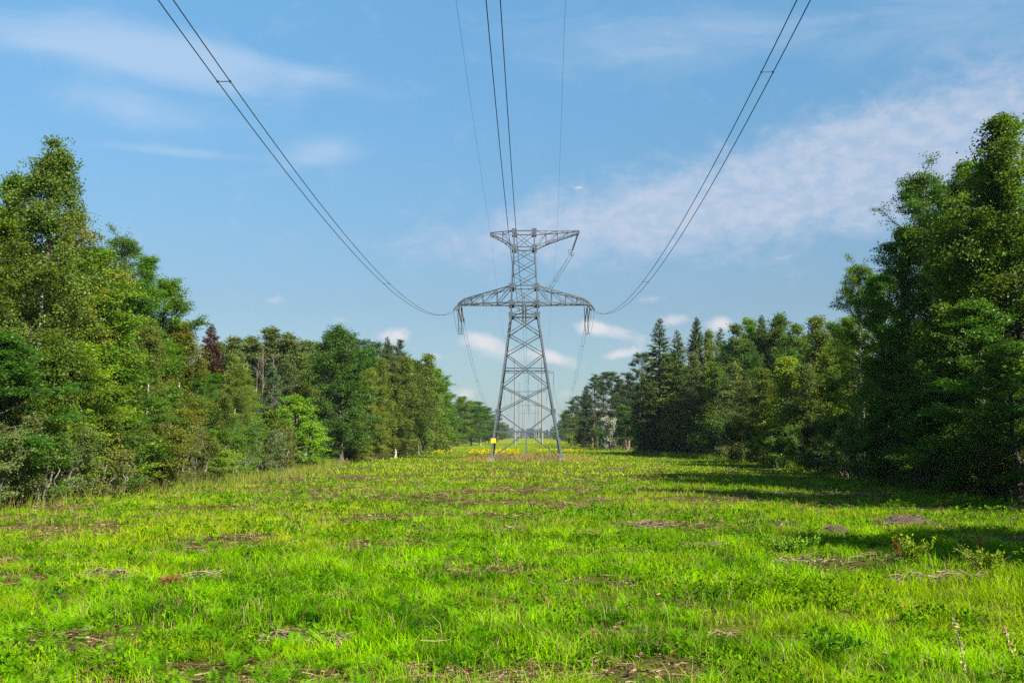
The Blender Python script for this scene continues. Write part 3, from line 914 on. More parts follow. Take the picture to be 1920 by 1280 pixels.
def plant(kind, px, d, top_y, width=None, label='', group=None, mat=None, var=None, x=None, height=None, cat=None, bark=None):
    lib = LIB[kind]
    k = CNT.get(kind, 0); CNT[kind] = k + 1
    nm, tm, cm, H0, R0, tp = lib[(k if var is None else var) % len(lib)]
    if x is None: x = at_depth(px, 817, d)[0]
    gz = float(ground_z(x, d)) - .06
    H = height if height else at_depth(px, top_y, d)[2] - gz
    sz = H / H0
    sx = (width * WIDEN.get(kind, 1.0) / (2 * R0)) if width else sz ** .8 * 1.15
    o = empty(nm, (x, d, gz))
    o.rotation_euler = (R(rs.gauss(0, 1.8)), R(rs.gauss(0, 1.8)), rs.uniform(0, 6.283))
    o.scale = (sx, sx, sz)
    off = o.rotation_euler.to_matrix() @ Vector((tp[0] * sx, tp[1] * sx, tp[2] * sz))   # the tip, not the foot, stands at the column
    x -= off.x * .85
    o.location.x = x
    t = link('stem' if 'shrub' in nm else 'trunk', tm, o)
    if bark:
        t.material_slots[0].link = 'OBJECT'; t.material_slots[0].material = M[bark]
    if cm:
        c = link('foliage' if 'shrub' in nm else 'crown', cm, o)
        if mat:
            c.material_slots[0].link = 'OBJECT'; c.material_slots[0].material = M[mat]
    tag(o, label, cat or ('shrub' if 'shrub' in nm else 'tree'), group)
    PLACED.append((x, d))
    return o


GL = 'trees along the left edge of the clearing'
GR = 'trees along the right edge of the clearing'
# ---- left wood, near to far: kind, pixel column, distance, pixel row of the tip, width, leaf colour, label
T_LEFT = [
    ('birch', 64, 49, 250, 5.6, 'birch', 'tall birch with a white trunk, highest tree of the left wood'),
    ('alder', -20, 47, 400, 5.5, 'green', 'green alder cut by the left border beside the tallest birch'),
    ('alder', 22, 52, 330, 4.5, 'green', 'dark alder right behind the tallest white birch'),
    ('birch', 128, 56, 392, 5.2, 'birch_gold', 'olive birch with a golden cast, next in from the tallest birch'),
    ('alder', 178, 57, 468, 5.4, 'green', 'rounded green alder between the golden birch and the tall dark ash'),
    ('ash', 214, 66, 420, 5.0, 'deep', 'tall dark ash poking above the left wood with an open tip'),
    ('ash', 268, 66, 482, 5.2, 'green', 'green ash with a broken outline, right of the tall dark ash'),
    ('alder', 304, 70, 520, 5.4, 'green', 'layered green alder whose flat boughs reach out over the clearing'),
    ('birch', 338, 70, 606, 4.6, 'birch_gold', 'golden birch with a rounded crown and a leaning bare lower trunk'),
    ('birch', 276, 63, 600, 3.6, 'birch', 'slim birch with a bright white lower trunk in front of the green ash'),
    ('alder', 112, 50, 640, 4.2, 'green', 'low bushy alder at the right foot of the tallest birch'),
    ('alder', 150, 52, 640, 4.8, 'lime', 'yellow green young alder below the golden cast birch'),
    ('alder', 225, 58, 650, 4.6, 'green', 'bushy young alder below the tall dark ash'),
    ('alder', -10, 43, 620, 4.6, 'deep', 'dark young alder nearest to the camera on the left'),
    ('spruce', 388, 93, 608, 4.6, 'rust', 'dead spruce with rusty brown needles in the left wood'),
    ('alder', 408, 92, 700, 5.0, 'green', 'green alder beside and below the rusty dead spruce'),
    ('aspen', 432, 104, 628, 4.4, 'grey', 'grey green aspen just right of the rusty dead spruce'),
    ('aspen', 470, 122, 630, 5.0, 'grey', 'aspen behind the bare grey trunks, leftmost of that stand'),
    ('aspen', 505, 119, 612, 5.4, 'grey', 'tallest aspen standing over the bare grey trunks'),
    ('aspen', 540, 120, 624, 5.0, 'grey', 'aspen between the bare grey trunks and the great dark linden'),
    ('far_birch', 562, 121, 660, 4.4, 'birch', 'drooping pale birch touching the left side of the great dark linden'),
    ('dead', 478, 112, 668, 3.6, None, 'leftmost of the leafless grey trees in the left wood gap'),
    ('dead', 492, 112, 650, 3.8, None, 'middle and tallest of the leafless grey trees in the left wood gap'),
    ('dead', 508, 113, 665, 3.6, None, 'rightmost of the leafless grey trees in the left wood gap'),
    ('poplar', 446, 91, 688, 3.2, 'lime', 'narrow light green poplar in front of the bare grey trunks'),
    ('maple', 552, 98, 740, 4.6, 'bright', 'bright lime green maple in front of the great dark linden'),
    ('maple', 578, 101, 788, 3.8, 'bright', 'smaller bright green maple tucked beside the great dark linden'),
    ('maple', 505, 94, 768, 4.2, 'green', 'mid green young maple left of the bright lime green maple'),
    ('linden', 632, 112, 610, 9.4, 'linden', 'great dark green linden with a broad crown down to the grass'),
    ('alder', 690, 124, 690, 4.2, 'birch_gold', 'yellowing slim tree at the right shoulder of the great dark linden'),
    ('aspen', 572, 132, 636, 5.2, 'grey', 'grey aspen filling the gap at the left shoulder of the linden'),
    ('aspen', 410, 112, 640, 4.6, 'grey', 'grey aspen just behind the rusty dead spruce'),
    ('far_broad', 592, 138, 640, 5.0, 'green', 'green tree tucked behind the left side of the linden'),
    ('far_broad', 688, 150, 648, 5.0, 'deep', 'dark tree filling the notch right of the linden'),
    ('pine', 672, 156, 636, 4.6, 'pine', 'second pine tip directly right of the linden top'),
    ('far_broad', 730, 165, 644, 5.0, 'grey', 'grey green tree behind the start of the left birch row'),
    ('pine', 612, 158, 632, 5.0, 'pine', 'pine peeking over the left shoulder of the great dark linden'),
    ('pine', 658, 158, 622, 5.0, 'pine', 'pine directly above the right side of the great dark linden'),
    ('spruce', 684, 160, 634, 4.6, 'pine', 'pointed conifer next right of the pine above the linden'),
    ('pine', 704, 160, 640, 4.6, 'pine', 'third conifer tip right of the linden, lower than its neighbours'),
    ('spruce', 722, 160, 630, 4.4, 'pine', 'tallest pointed conifer behind the left birch row'),
    ('pine', 742, 166, 634, 4.6, 'pine', 'last conifer tip before the birch row drops to the far trees'),
    ('far_birch', 712, 138, 672, 5.0, 'birch', 'drooping olive birch, first of the row right of the linden'),
    ('far_birch', 736, 143, 700, 5.0, 'birch', 'birch of the row with bare white trunks showing at its foot'),
    ('far_birch', 760, 158, 668, 5.6, 'birch', 'tall drooping birch in the middle of the left birch row'),
    ('far_birch', 782, 160, 676, 5.2, 'birch', 'birch of the left row just right of its middle'),
    ('far_birch', 801, 168, 662, 5.4, 'birch', 'tallest birch near the far end of the left birch row'),
    ('far_birch', 757, 147, 762, 3.8, 'birch', 'low young birch in front of the left birch row'),
    ('far_broad', 818, 182, 690, 5.6, 'green', 'green tree closing the far end of the left birch row'),
    ('far_broad', 830, 192, 722, 5.0, 'green', 'lower green tree stepping down from the left birch row'),
    ('far_broad', 838, 205, 752, 4.6, 'deep', 'dark low tree at the very end of the left birch row'),
    ('far_broad', 866, 305, 742, 7.4, 'green', 'first tall tree of the far left clump before the pylon'),
    ('far_broad', 884, 318, 752, 7.4, 'deep', 'second dark tree of the far left clump before the pylon'),
    ('far_broad', 899, 330, 752, 7.8, 'green', 'third tree of the far left clump before the pylon'),
    ('far_broad', 914, 365, 764, 7.8, 'deep', 'fourth, lower tree of the far left clump beside the pylon leg'),
    ('pine', 934, 420, 776, 8.0, 'pine', 'small far pine just showing inside the left pylon leg'),
    ('far_broad', 926, 400, 790, 7.0, 'deep', 'low far tree behind the left pylon leg'),
]
for kind, px, d, ty, w, mt, lab in T_LEFT:
    plant(kind, px, d, ty, w, lab, GL, mt, bark='b_grey' if kind in ('far_birch', 'dead') and 'white' not in lab else None)
T_RIGHT = [
    ('birch', 1925, 53, 205, 7.4, 'green', 'tallest dark birch of the right wood, cut by the right border'),
    ('alder', 1868, 56, 318, 5.4, 'deep', 'dark leafy alder beside the tallest dark birch'),
    ('ash', 1752, 62, 292, 6.4, 'deep', 'tall ash with an airy crown against the sky in the right wood'),
    ('maple', 1800, 57, 400, 5.0, 'lime', 'bright sunlit maple crown between the airy ash and dark birch'),
    ('ash', 1822, 64, 300, 5.6, 'green', 'second airy ash top between the first one and the dark birch'),
    ('alder', 1885, 59, 300, 6.4, 'deep', 'broad dark alder crown behind the tallest dark birch'),
    ('alder', 1785, 66, 345, 6.2, 'green', 'broad green alder crown between the two airy ashes'),
    ('alder', 1712, 65, 420, 5.2, 'deep', 'dark alder below and left of the airy ash'),
    ('ash', 1622, 74, 476, 4.4, 'deep', 'slender open ash standing out at the tip of the near right wood'),
    ('alder', 1664, 70, 510, 4.6, 'green', 'green alder between the slender open ash and the airy ash'),
    ('alder', 1600, 80, 590, 4.4, 'green', 'lower green alder just left of the slender open ash'),
    ('alder', 1840, 52, 560, 5.0, 'deep', 'shaded alder low in front of the tallest dark birch'),
    ('alder', 1760, 57, 600, 5.0, 'deep', 'shaded alder low in front of the airy ash'),
    ('alder', 1690, 63, 620, 4.6, 'green', 'shaded young alder with thin trunks below the airy ash'),
    ('alder', 1900, 48, 640, 4.8, 'deep', 'nearest shaded alder of the right wood'),
    ('far_birch', 1436, 108, 690, 5.4, 'birch', 'sunlit young birch hanging over the clearing, left of the young birch stand'),
    ('far_birch', 1478, 103, 668, 5.0, 'lime', 'light green young birch, second of the sunlit stand'),
    ('far_birch', 1518, 99, 680, 4.8, 'grey', 'grey green young birch, third of the sunlit stand'),
    ('far_birch', 1556, 95, 662, 4.8, 'birch', 'tallest young birch of the sunlit stand'),
    ('far_birch', 1590, 88, 664, 4.6, 'lime', 'yellow green young birch at the foot of the slender open ash'),
    ('far_birch', 1400, 118, 712, 5.4, 'grey', 'dull green birch at the far end of the sunlit stand'),
    ('far_birch', 1376, 138, 680, 5.4, 'grey', 'grey birch between the spruces and the sunlit young stand'),
    ('far_birch', 1345, 150, 690, 5.4, 'lime', 'pale green birch in front of the right-hand spruce'),
    ('far_birch', 1310, 158, 688, 5.4, 'grey', 'grey green birch in front of the spruce group'),
    ('far_birch', 1252, 166, 748, 4.4, 'lime', 'small pale birch at the foot of the tallest spruce'),
    ('far_broad', 1385, 150, 608, 6.2, 'birch', 'tall tree right of the spruce group, first of the back row'),
    ('far_broad', 1410, 154, 596, 6.0, 'green', 'tall ragged tree of the back row, second from the spruces'),
    ('spruce', 1436, 150, 590, 5.0, 'spruce', 'pointed spruce standing in the tall back row'),
    ('far_broad', 1470, 146, 586, 6.2, 'birch', 'tallest rounded tree of the right back row'),
    ('far_broad', 1502, 146, 606, 5.6, 'green', 'darker tree right of the tallest rounded one in the back row'),
    ('far_birch', 1540, 140, 592, 6.2, 'birch', 'tall birch of the back row above the sunlit young stand'),
    ('far_broad', 1572, 140, 602, 5.6, 'deep', 'last dark tree of the back row beside the slender open ash'),
    ('spruce', 1240, 172, 598, 7.6, 'spruce', 'tallest broad spruce at the corner of the right wood'),
    ('spruce', 1276, 178, 618, 6.4, 'spruce', 'spruce right of the tallest broad spruce'),
    ('spruce', 1306, 181, 596, 6.4, 'spruce', 'slender tall spruce, middle of the spruce group'),
    ('spruce', 1353, 176, 614, 6.2, 'spruce', 'spruce with a narrow tip at the right of its group'),
    ('far_birch', 1330, 168, 618, 5.2, 'olive', 'thin pale trunked birch between two spruces'),
    ('pine', 1206, 188, 660, 6.2, 'pine', 'pine with open boughs on the left flank of the tallest spruce'),
    ('spruce', 1222, 168, 720, 5.2, 'spruce', 'dark lower spruce below the left flank of the tallest spruce'),
    ('far_birch', 1200, 190, 740, 5.2, 'grey', 'shaded birch with a slanting white stem at the wood corner'),
    ('pine', 1183, 235, 698, 7.2, 'pine', 'pine of the far right group nearest to the spruce corner'),
    ('pine', 1163, 243, 704, 7.0, 'pine', 'second pine of the far right group'),
    ('pine', 1147, 252, 696, 7.2, 'pine', 'third pine of the far right group with a reddish trunk'),
    ('pine', 1131, 262, 698, 7.4, 'pine', 'fourth pine of the far right group, broad topped'),
    ('pine', 1116, 270, 700, 7.4, 'pine', 'fifth pine of the far right group, at its steep left end'),
    ('spruce', 1100, 292, 722, 7.0, 'pine', 'conifer where the far right group steps down'),
    ('pine', 1084, 345, 742, 7.6, 'pine', 'small far pine left of the right-hand step'),
    ('pine', 1074, 372, 750, 7.4, 'pine', 'farther small pine next to the right pylon leg'),
    ('far_broad', 1062, 420, 768, 7.6, 'deep', 'last far tree right of the pylon leg'),
    ('far_broad', 1170, 222, 760, 6.2, 'deep', 'dark low tree right of the silvery willow'),
    ('far_birch', 1078, 322, 780, 6.0, 'grey', 'grey birch in front of the small far pines'),
    ('bush', 1143, 222, 780, 5.6, 'silver', 'silvery rounded willow bush below the far pines'),
    ('bush', 1076, 312, 812, 4.6, 'lime', 'pale yellow green bush below the farther small pine'),
]
for kind, px, d, ty, w, mt, lab in T_RIGHT:
    plant(kind, px, d, ty, w, lab, GR, mt, bark='b_dark' if 'birch' in kind and 'white' not in lab and 'pale trunk' not in lab else None)

# ---- shrubs along both edges
GSL, GSR = 'shrubs along the left wood edge', 'shrubs along the right wood edge'
S_LEFT = [
    ('willow', -15, 42, 790, 4.6, 'grey', 'grey green willow shrub nearest to the camera on the left'),
    ('willow', 30, 44.5, 775, 4.6, 'grey', 'grey green willow shrub below the tallest birch'),
    ('willow', 78, 46, 806, 4.4, 'deep', 'dark willow shrub second along the left grass edge'),
    ('willow', 122, 48.5, 790, 4.4, 'grey', 'dusty willow shrub below the golden cast birch'),
    ('willow', 165, 51, 800, 4.4, 'olive', 'olive willow shrub leaning over the left grass edge'),
    ('willow', 205, 53, 785, 4.4, 'green', 'green willow shrub below the tall dark ash'),
    ('willow', 244, 56, 800, 4.4, 'olive', 'brownish willow shrub in the middle of the left thicket'),
    ('willow', 283, 59, 770, 4.6, 'birch_gold', 'golden olive willow shrub below the green ash'),
    ('willow', 318, 62, 795, 4.4, 'olive', 'olive rounded willow shrub below the layered alder'),
    ('willow', 352, 65, 800, 4.4, 'olive', 'wide olive willow shrub where the left thicket bulges out'),
    ('willow', 386, 69, 826, 4.4, 'lime', 'yellow tinged willow shrub at the tip of the thicket bulge'),
    ('willow', 418, 75, 800, 4.4, 'green', 'fresh green shrub after the thicket bulge'),
    ('willow', 452, 80, 775, 4.4, 'green', 'green shrub below the narrow light green poplar'),
    ('willow', 486, 86, 790, 4.2, 'grey', 'dull shrub left of the bright lime green maple'),
    ('willow', 520, 92, 800, 4.2, 'olive', 'olive shrub at the foot of the mid green maple'),
    ('bush', 612, 113, 842, 3.4, 'green', 'low bush at the foot of the great dark linden'),
    ('bush', 655, 116, 838, 3.6, 'olive', 'low olive bush right of the linden foot'),
    ('bush', 690, 124, 826, 3.8, 'lime', 'low yellow green bush before the birch row'),
    ('bush', 712, 132, 832, 3.6, 'olive', 'low bush at the start of the left birch row'),
    ('bush', 790, 162, 800, 4.4, 'green', 'rounded bush under the far birches of the left row'),
    ('bush', 815, 176, 790, 4.8, 'green', 'tall bush at the far end of the left birch row'),
    ('bush', 838, 200, 800, 5.0, 'green', 'last bush where the left row meets the open strip'),
]
for kind, px, d, ty, w, mt, lab in S_LEFT:
    plant(kind, px, d, ty, w, lab, GSL, mt)
S_RIGHT = [
    ('willow', 1930, 51, 800, 4.4, 'deep', 'shaded shrub cut by the right border'),
    ('willow', 1870, 53, 810, 4.4, 'deep', 'shaded shrub below the tallest dark birch'),
    ('willow', 1815, 56, 800, 4.4, 'deep', 'dark shrub below the sunlit maple crown'),
    ('willow', 1762, 60, 806, 4.4, 'deep', 'dark shrub below the airy ash'),
    ('willow', 1712, 64, 790, 4.4, 'grey', 'grey green shrub with thin stems below the airy ash'),
    ('willow', 1664, 68, 796, 4.2, 'olive', 'olive reedy shrub left of the thin stemmed one'),
    ('willow', 1620, 73, 780, 4.4, 'deep', 'dark shrub at the foot of the slender open ash'),
    ('willow', 1580, 78, 775, 4.4, 'deep', 'dark shrub under the yellow green young birch'),
    ('willow', 1542, 84, 780, 4.4, 'spruce', 'very dark shrub under the tallest young birch'),
    ('willow', 1505, 91, 790, 4.4, 'deep', 'dark shrub under the sunlit young stand'),
    ('bush', 1465, 100, 800, 4.4, 'deep', 'dark bush left of the sunlit young stand'),
    ('bush', 1428, 112, 790, 4.6, 'deep', 'dark bush where the right edge bends away'),
    ('bush', 1392, 124, 770, 5.0, 'spruce', 'very dark bush before the grey birch'),
    ('bush', 1360, 136, 780, 5.0, 'deep', 'dark bush below the pale green birch'),
    ('bush', 1328, 150, 812, 4.4, 'lime', 'small yellow green bush below the spruce group'),
    ('bush', 1298, 158, 800, 4.8, 'deep', 'dark bush left of the small yellow green bush'),
    ('bush', 1270, 164, 800, 4.6, 'deep', 'dark bush at the foot of the tallest spruce'),
    ('bush', 1236, 170, 810, 4.6, 'spruce', 'black looking bush by the white stump'),
    ('bush', 1205, 186, 790, 5.0, 'deep', 'dark bush at the wood corner'),
    ('bush', 1120, 240, 800, 5.2, 'deep', 'dark bush left of the silvery willow'),
    ('bush', 1098, 275, 808, 5.2, 'grey', 'grey bush at the foot of the far pines'),
]
for kind, px, d, ty, w, mt, lab in S_RIGHT:
    plant(kind, px, d - 2.0, ty, w * 1.1, lab, GSR, mt)

# ---- inner trees of both woods that close the gaps
for px, d, ty in ((1372, 160, 640), (1398, 163, 628), (1425, 160, 634), (1455, 158, 622), (1488, 158, 630), (1520, 152, 626), (1555, 150, 628), (1590, 132, 625)):
    plant('far_broad', px, d, ty, 6.4, 'green rounded tree inside the right wood, behind the tall back row', 'inner trees of the right back row', ('green', 'deep', 'grey')[int(px) % 3])
for px, d, ty in ((420, 128, 655), (452, 132, 648), (488, 134, 645), (522, 134, 640), (556, 134, 648)):
    plant('far_broad', px, d, ty, 5.6, 'green rounded tree inside the left wood, behind the aspens', 'inner trees behind the aspens', ('green', 'grey')[int(px) % 2])
for px, d, ty in ((668, 172, 660), (695, 175, 655), (722, 176, 652), (750, 180, 655), (778, 184, 672), (806, 190, 690)):
    plant('far_broad', px, d, ty, 5.6, 'green rounded tree inside the left wood, behind the birch row', 'inner trees behind the birch row', ('green', 'deep')[int(px) % 2])
SIL_L = ([-200, 0, 60, 150, 220, 300, 350, 400, 470, 560, 640, 740, 800, 840, 870, 930], [330, 350, 420, 440, 480, 560, 630, 640, 640, 650, 640, 650, 680, 740, 756, 790])
SIL_R = ([1040, 1080, 1120, 1190, 1240, 1350, 1450, 1570, 1640, 1720, 1850, 1950, 2200], [790, 752, 712, 710, 650, 640, 610, 620, 560, 440, 380, 330, 330])
rf = random.Random(77)


def filler(side, d, off, kinds, group, label):
    x = (left_edge(d) - off) if side < 0 else (right_edge(d) + off)
    px = 994 + (x - CAM[0]) * FPX / d
    sil = SIL_L if side < 0 else SIL_R
    ty = float(np.interp(px, *sil)) + rf.uniform(18, 75) * (60 / max(d, 60)) ** .5
    H = (817 - ty) / FPX * d + 3.2
    H = max(6.0, min(H, 22 + off * .2))
    if side > 0 and 74 < d < 136: H = min(H, 8.0 + rf.uniform(0, 1.5))      # young growth on this stretch
    if side > 0 and 190 < d < 222: x += 10                                      # a bay in the far edge lets the sun in
    kind, mat = kinds[rf.randrange(len(kinds))]
    plant(kind, px, d, 0, None, label, group, mat, rf.randrange(3), x=x, height=H)


near_k = [('alder', 'green'), ('alder', 'deep'), ('birch', 'birch'), ('alder', 'green'), ('far_broad', 'green')]
far_kl = [('far_broad', 'green'), ('far_birch', 'birch'), ('pine', 'pine'), ('far_broad', 'deep'), ('aspen', 'grey')]
far_kr = [('spruce', 'spruce'), ('pine', 'pine'), ('far_broad', 'deep'), ('far_birch', 'grey')]
lab_l = 'leafy tree packed inside the left wood behind its edge trees'
lab_r = 'shaded tree packed inside the right wood behind its edge trees'
for y in np.arange(40, 92, 5.2):
    filler(-1, y + rf.uniform(-2, 2), rf.uniform(4, 6.5), near_k, 'inner trees of the left wood', lab_l)
    filler(-1, y + rf.uniform(-2, 2), rf.uniform(9, 12), near_k, 'inner trees of the left wood', lab_l)
for y in np.arange(94, 215, 8.5):
    filler(-1, y + rf.uniform(-3, 3), rf.uniform(4, 8), far_kl, 'inner trees of the left wood', lab_l)
    filler(-1, y + rf.uniform(-3, 3), rf.uniform(11, 15), far_kl, 'inner trees of the left wood', lab_l)
for y in np.arange(215, 420, 15):
    filler(-1, y + rf.uniform(-4, 4), rf.uniform(5, 10), far_kl, 'inner trees of the left wood', lab_l)
for y in np.arange(48, 92, 7.0):
    filler(1, y + rf.uniform(-2, 2), rf.uniform(6, 12), near_k, 'inner trees of the right wood', lab_r)
for y in np.arange(94, 215, 8.5):
    filler(1, y + rf.uniform(-3, 3), rf.uniform(4, 8), far_kr, 'inner trees of the right wood', lab_r)
    filler(1, y + rf.uniform(-3, 3), rf.uniform(11, 15), far_kr, 'inner trees of the right wood', lab_r)
for y in np.arange(215, 420, 15):
    filler(1, y + rf.uniform(-4, 4), rf.uniform(5, 10), far_kr, 'inner trees of the right wood', lab_r)
for y in np.arange(205, 400, 13):
    filler(1, y + rf.uniform(-4, 4), rf.uniform(11, 18), far_kr[:2], 'inner trees of the right wood', lab_r)
    d_ = y + rf.uniform(-4, 4)
    plant('far_broad', 0, d_, 0, None, 'low dark undergrowth tree at the foot of the far right wood', 'undergrowth of the far right wood', 'deep', x=right_edge(d_) + rf.uniform(1, 5) + (9 if d_ < 222 else 0), height=rf.uniform(5, 8.5))
for y in np.arange(270, 400, 15):
    plant('far_broad', 0, y, 0, None, 'low undergrowth tree at the foot of the far left clump', 'undergrowth of the far left clump', 'green', x=left_edge(y) - rf.uniform(0, 4), height=rf.uniform(5, 8))
# trees beside the camera, out of frame, whose shade falls across the meadow
for x, d, h in ((26.6, 39.9, 22.5), (28.6, 38.2, 22), (25.3, 14.2, 19), (28, 11.4, 19), (31, 15, 19), (28, 17.8, 17), (30.5, 7, 17)):
    plant('alder', 0, d, 0, 7.0, 'shade tree of the right wood beside the camera', 'shade trees beside the camera', 'deep', x=x, height=h)

# woods beside the camera, wholly out of the photograph, low or far enough back to leave the light alone
for x, d, h in ((44, 22, 15), (47, 31, 16), (43, 37, 14), (50, 42, 16), (46, 50, 15), (52, 56, 16), (-27, 24, 15), (-29, 31, 16), (-28, 37, 15), (-34, 28, 16)):
    plant('alder', 0, d, 0, 7.0, 'leafy tree of the woods beside the camera', 'trees beside the camera', 'green', x=x, height=h)
for x, d in ((28, 22), (30, 25), (29, 28.5), (31, 32), (33, 26), (-24, 27), (-25, 33), (-24.5, 38)):
    plant('willow', 0, d, 0, 5.0, 'willow shrub at the wood edge beside the camera', 'shrubs beside the camera', 'olive', x=x, height=4.2)

# ---- the far wood closing the cleared strip
rng = np.random.default_rng(400)
Cs, As, Ls = [], [], []
for k in range(420):
    if k < 170:
        x = rng.uniform(-120, 120); d = rng.uniform(1250, 1420); h = rng.uniform(10.0, 14.5)
    else:
        sgn = -1 if k % 2 else 1
        d = rng.uniform(425, 1250); x = .2 + sgn * (rng.uniform(26, 44)); h = rng.uniform(12, 18)
    m = 120
    u = rng.uniform(0, 1, m); r = (2.2 + h * .1) * np.sqrt(np.clip(1 - u ** 1.6, 0, 1)) * np.sqrt(rng.uniform(.2, 1, m)); a = rng.uniform(0, 6.283, m)
    Cs.append(np.stack([x + r * np.cos(a), d + r * np.sin(a), u * h], 1)); Ls.append(np.full(m, 1.3))
C = np.concatenate(Cs); Lq = np.concatenate(Ls) * rng.uniform(.6, 1.4, len(C))
A = rand_unit(rng, len(C)); Bv = unit(np.cross(A, rand_unit(rng, len(C))))
V, F = leaf_quads(C, A, Bv, Lq, Lq * .8)
M['farwood'] = leaf_mat('far_wood_leaf', (.03, .055, .02), (.06, .09, .03), .2, .03)
tag(link('far_wood', arr_mesh('far_wood', V, F, M['farwood'], False, {'tone': rng.uniform(0, 1, len(C))})), 'dark far-off wood closing the end of the cleared strip', 'wood', kind='stuff')

# ------------------------------------------------------------------ meadow cover
rng = np.random.default_rng(900)


def lerp3(a, b, t):
    return np.asarray(a)[None] * (1 - t[:, None]) + np.asarray(b)[None] * t[:, None]


def bare(x, y):
    """0..1 mask of chipped, nearly bare soil."""
    v = fbm(x * .6, y, 1.7, 21, 3) * .78 + vnoise(x * .6, y, 5, 22) * .22
    big = vnoise(x, y, 16, 5)
    lush = np.clip((x - 1) / 4, 0, 1) * np.clip((30 - y) / 5, 0, 1)       # the fresh grass on the right foreground
    return np.clip((v - .52 - .14 * (big - .5) - .16 * lush - .05 * np.clip((x - 4) / 10, 0, 1)) / .07, 0, 1)


def sample_field(n, y0, y1, pw=2.0, margin=1.0):
    """points with density falling with distance; inside the clearing."""
    u = rng.uniform(0, 1, n)
    y = (y0 ** (2 - pw) + u * (y1 ** (2 - pw) - y0 ** (2 - pw))) ** (1 / (2 - pw)) if pw != 2 else y0 * (y1 / y0) ** u
    w = .58 * y + 2.5
    x = .77 - .018 * y + rng.uniform(-1, 1, n) * w
    ok = (x > left_edge(y) - margin * 1.6) & (x < right_edge(y) + margin * 1.6)
    return x[ok], y[ok]


def blades(x, y, h, wd, tint, bend=.45, two=True):
    n = len(x)
    a = rng.uniform(0, 6.283, n); fa = rng.uniform(0, 6.283, n)
    b = np.stack([x, y, ground_z(x, y) - .01], 1)
    side = np.stack([np.cos(a), np.sin(a), np.zeros(n)], 1) * wd[:, None] / 2
    ln = rng.uniform(.1, 1, n) * bend
    fwd = np.stack([np.cos(fa) * ln, np.sin(fa) * ln, np.ones(n)], 1)
    mid = b + fwd * (h * .55)[:, None] * np.array([.6, .6, 1])
    tip = b + np.stack([np.cos(fa) * ln * 1.5, np.sin(fa) * ln * 1.5, np.ones(n) * .93], 1) * h[:, None]
    if two:
        V = np.stack([b - side, b + side, mid + side * .8, mid - side * .8, tip + side * .12, tip - side * .12], 1).reshape(-1, 3)
        i = np.arange(n)[:, None] * 6
        F = np.concatenate([i + np.array([0, 1, 2, 3]), i + np.array([3, 2, 4, 5])], 1).reshape(-1, 4)
        return V, F, np.repeat(tint, 2, 0)
    V = np.stack([b - side, b + side, tip + side * .2, tip - side * .2], 1).reshape(-1, 3)
    return V, np.arange(n * 4).reshape(-1, 4), tint


def grass_tint(x, y):
    n = len(x)
    cl = vnoise(x, y, .38, 131) * .5 + vnoise(x, y, 1.1, 133) * .5          # colour goes with the tuft
    g = lerp3((.012, .080, .002), (.25, .48, .002), np.clip(.45 * rng.uniform(0, 1, n) + 1.9 * (cl - .5) + .24, 0, 1))
    yel = np.clip((fbm(x, y, 9, 31) - .45) * 4, 0, 1) * .7 + np.clip((y - 25) / 50, 0, 1) * .45
    yel *= np.clip(1 - (x - 14) / 8, .3, 1)
    yel += np.clip((fbm(x, y, 2.2, 33) - .5) * 5, 0, 1) * .6
    t = np.clip(yel * rng.uniform(.3, 1.2, n), 0, 1)
    ylw = lerp3((.17, .25, .003), (.34, .43, .006), rng.uniform(0, 1, n))
    g = g * (1 - t[:, None]) + ylw * t[:, None]
    dry = rng.uniform(0, 1, n) < (.05 + .25 * bare(x, y) + .10 * np.clip((fbm(x, y, 1.6, 35) - .55) * 6, 0, 1) + .09 * np.clip((y - 30) / 30, 0, 1))
    d = lerp3((.19, .11, .04), (.36, .28, .12), rng.uniform(0, 1, n))
    return np.where(dry[:, None], d, g)


parts = []
for n_, y0, y1, pw, hh, ww, two in ((520000, 8.5, 34, 1.6, (.09, .32), (.006, .012), True), (330000, 33, 72, 1.7, (.09, .26), (.014, .03), False),
                                    (330000, 70, 345, 1.9, (.09, .27), (.035, .09), False)):
    x, y = sample_field(n_, y0, y1, pw)
    # tufts: pull blades towards clump centres
    cl = vnoise(x, y, .55, 41) * .6 + vnoise(x, y, .22, 43) * .4
    keep = rng.uniform(0, 1, len(x)) < np.clip(2.4 * (cl - .30), .04, 1) * (1 - .82 * bare(x, y))
    x, y = x[keep], y[keep]
    lush = vnoise(x, y, .7, 47) * .4 + vnoise(x, y, 2.1, 48) * .3 + vnoise(x, y, 6, 49) * .3
    h = (hh[0] + (hh[1] - hh[0]) * rng.uniform(0, 1, len(x)) ** 1.4) * (.15 + 1.8 * lush) * (1 - .3 * bare(x, y))
    w = rng.uniform(*ww, len(x)) * (1 if y0 < 60 else 1) * (y / y0) ** .6
    parts.append(blades(x, y, h, w, grass_tint(x, y), .7, two))
x, y = sample_field(9000, 8.5, 80, 1.7)                # dry seed stalks standing above the green
k = vnoise(x, y, 2.4, 141) > .45
x, y = x[k], y[k]
parts.append(blades(x, y, rng.uniform(.2, .48, len(x)), rng.uniform(.004, .008, len(x)) * (y / 8.5) ** .6, lerp3((.22, .15, .06), (.42, .33, .17), rng.uniform(0, 1, len(x))), .6, True))
V, F = join([(p[0], p[1]) for p in parts]); T = np.concatenate([p[2] for p in parts])
tag(link('grass', arr_mesh('grass', V, F, M['blade'], False, {'tint': T})), 'bright green short grass covering the clearing', 'grass', kind='stuff')

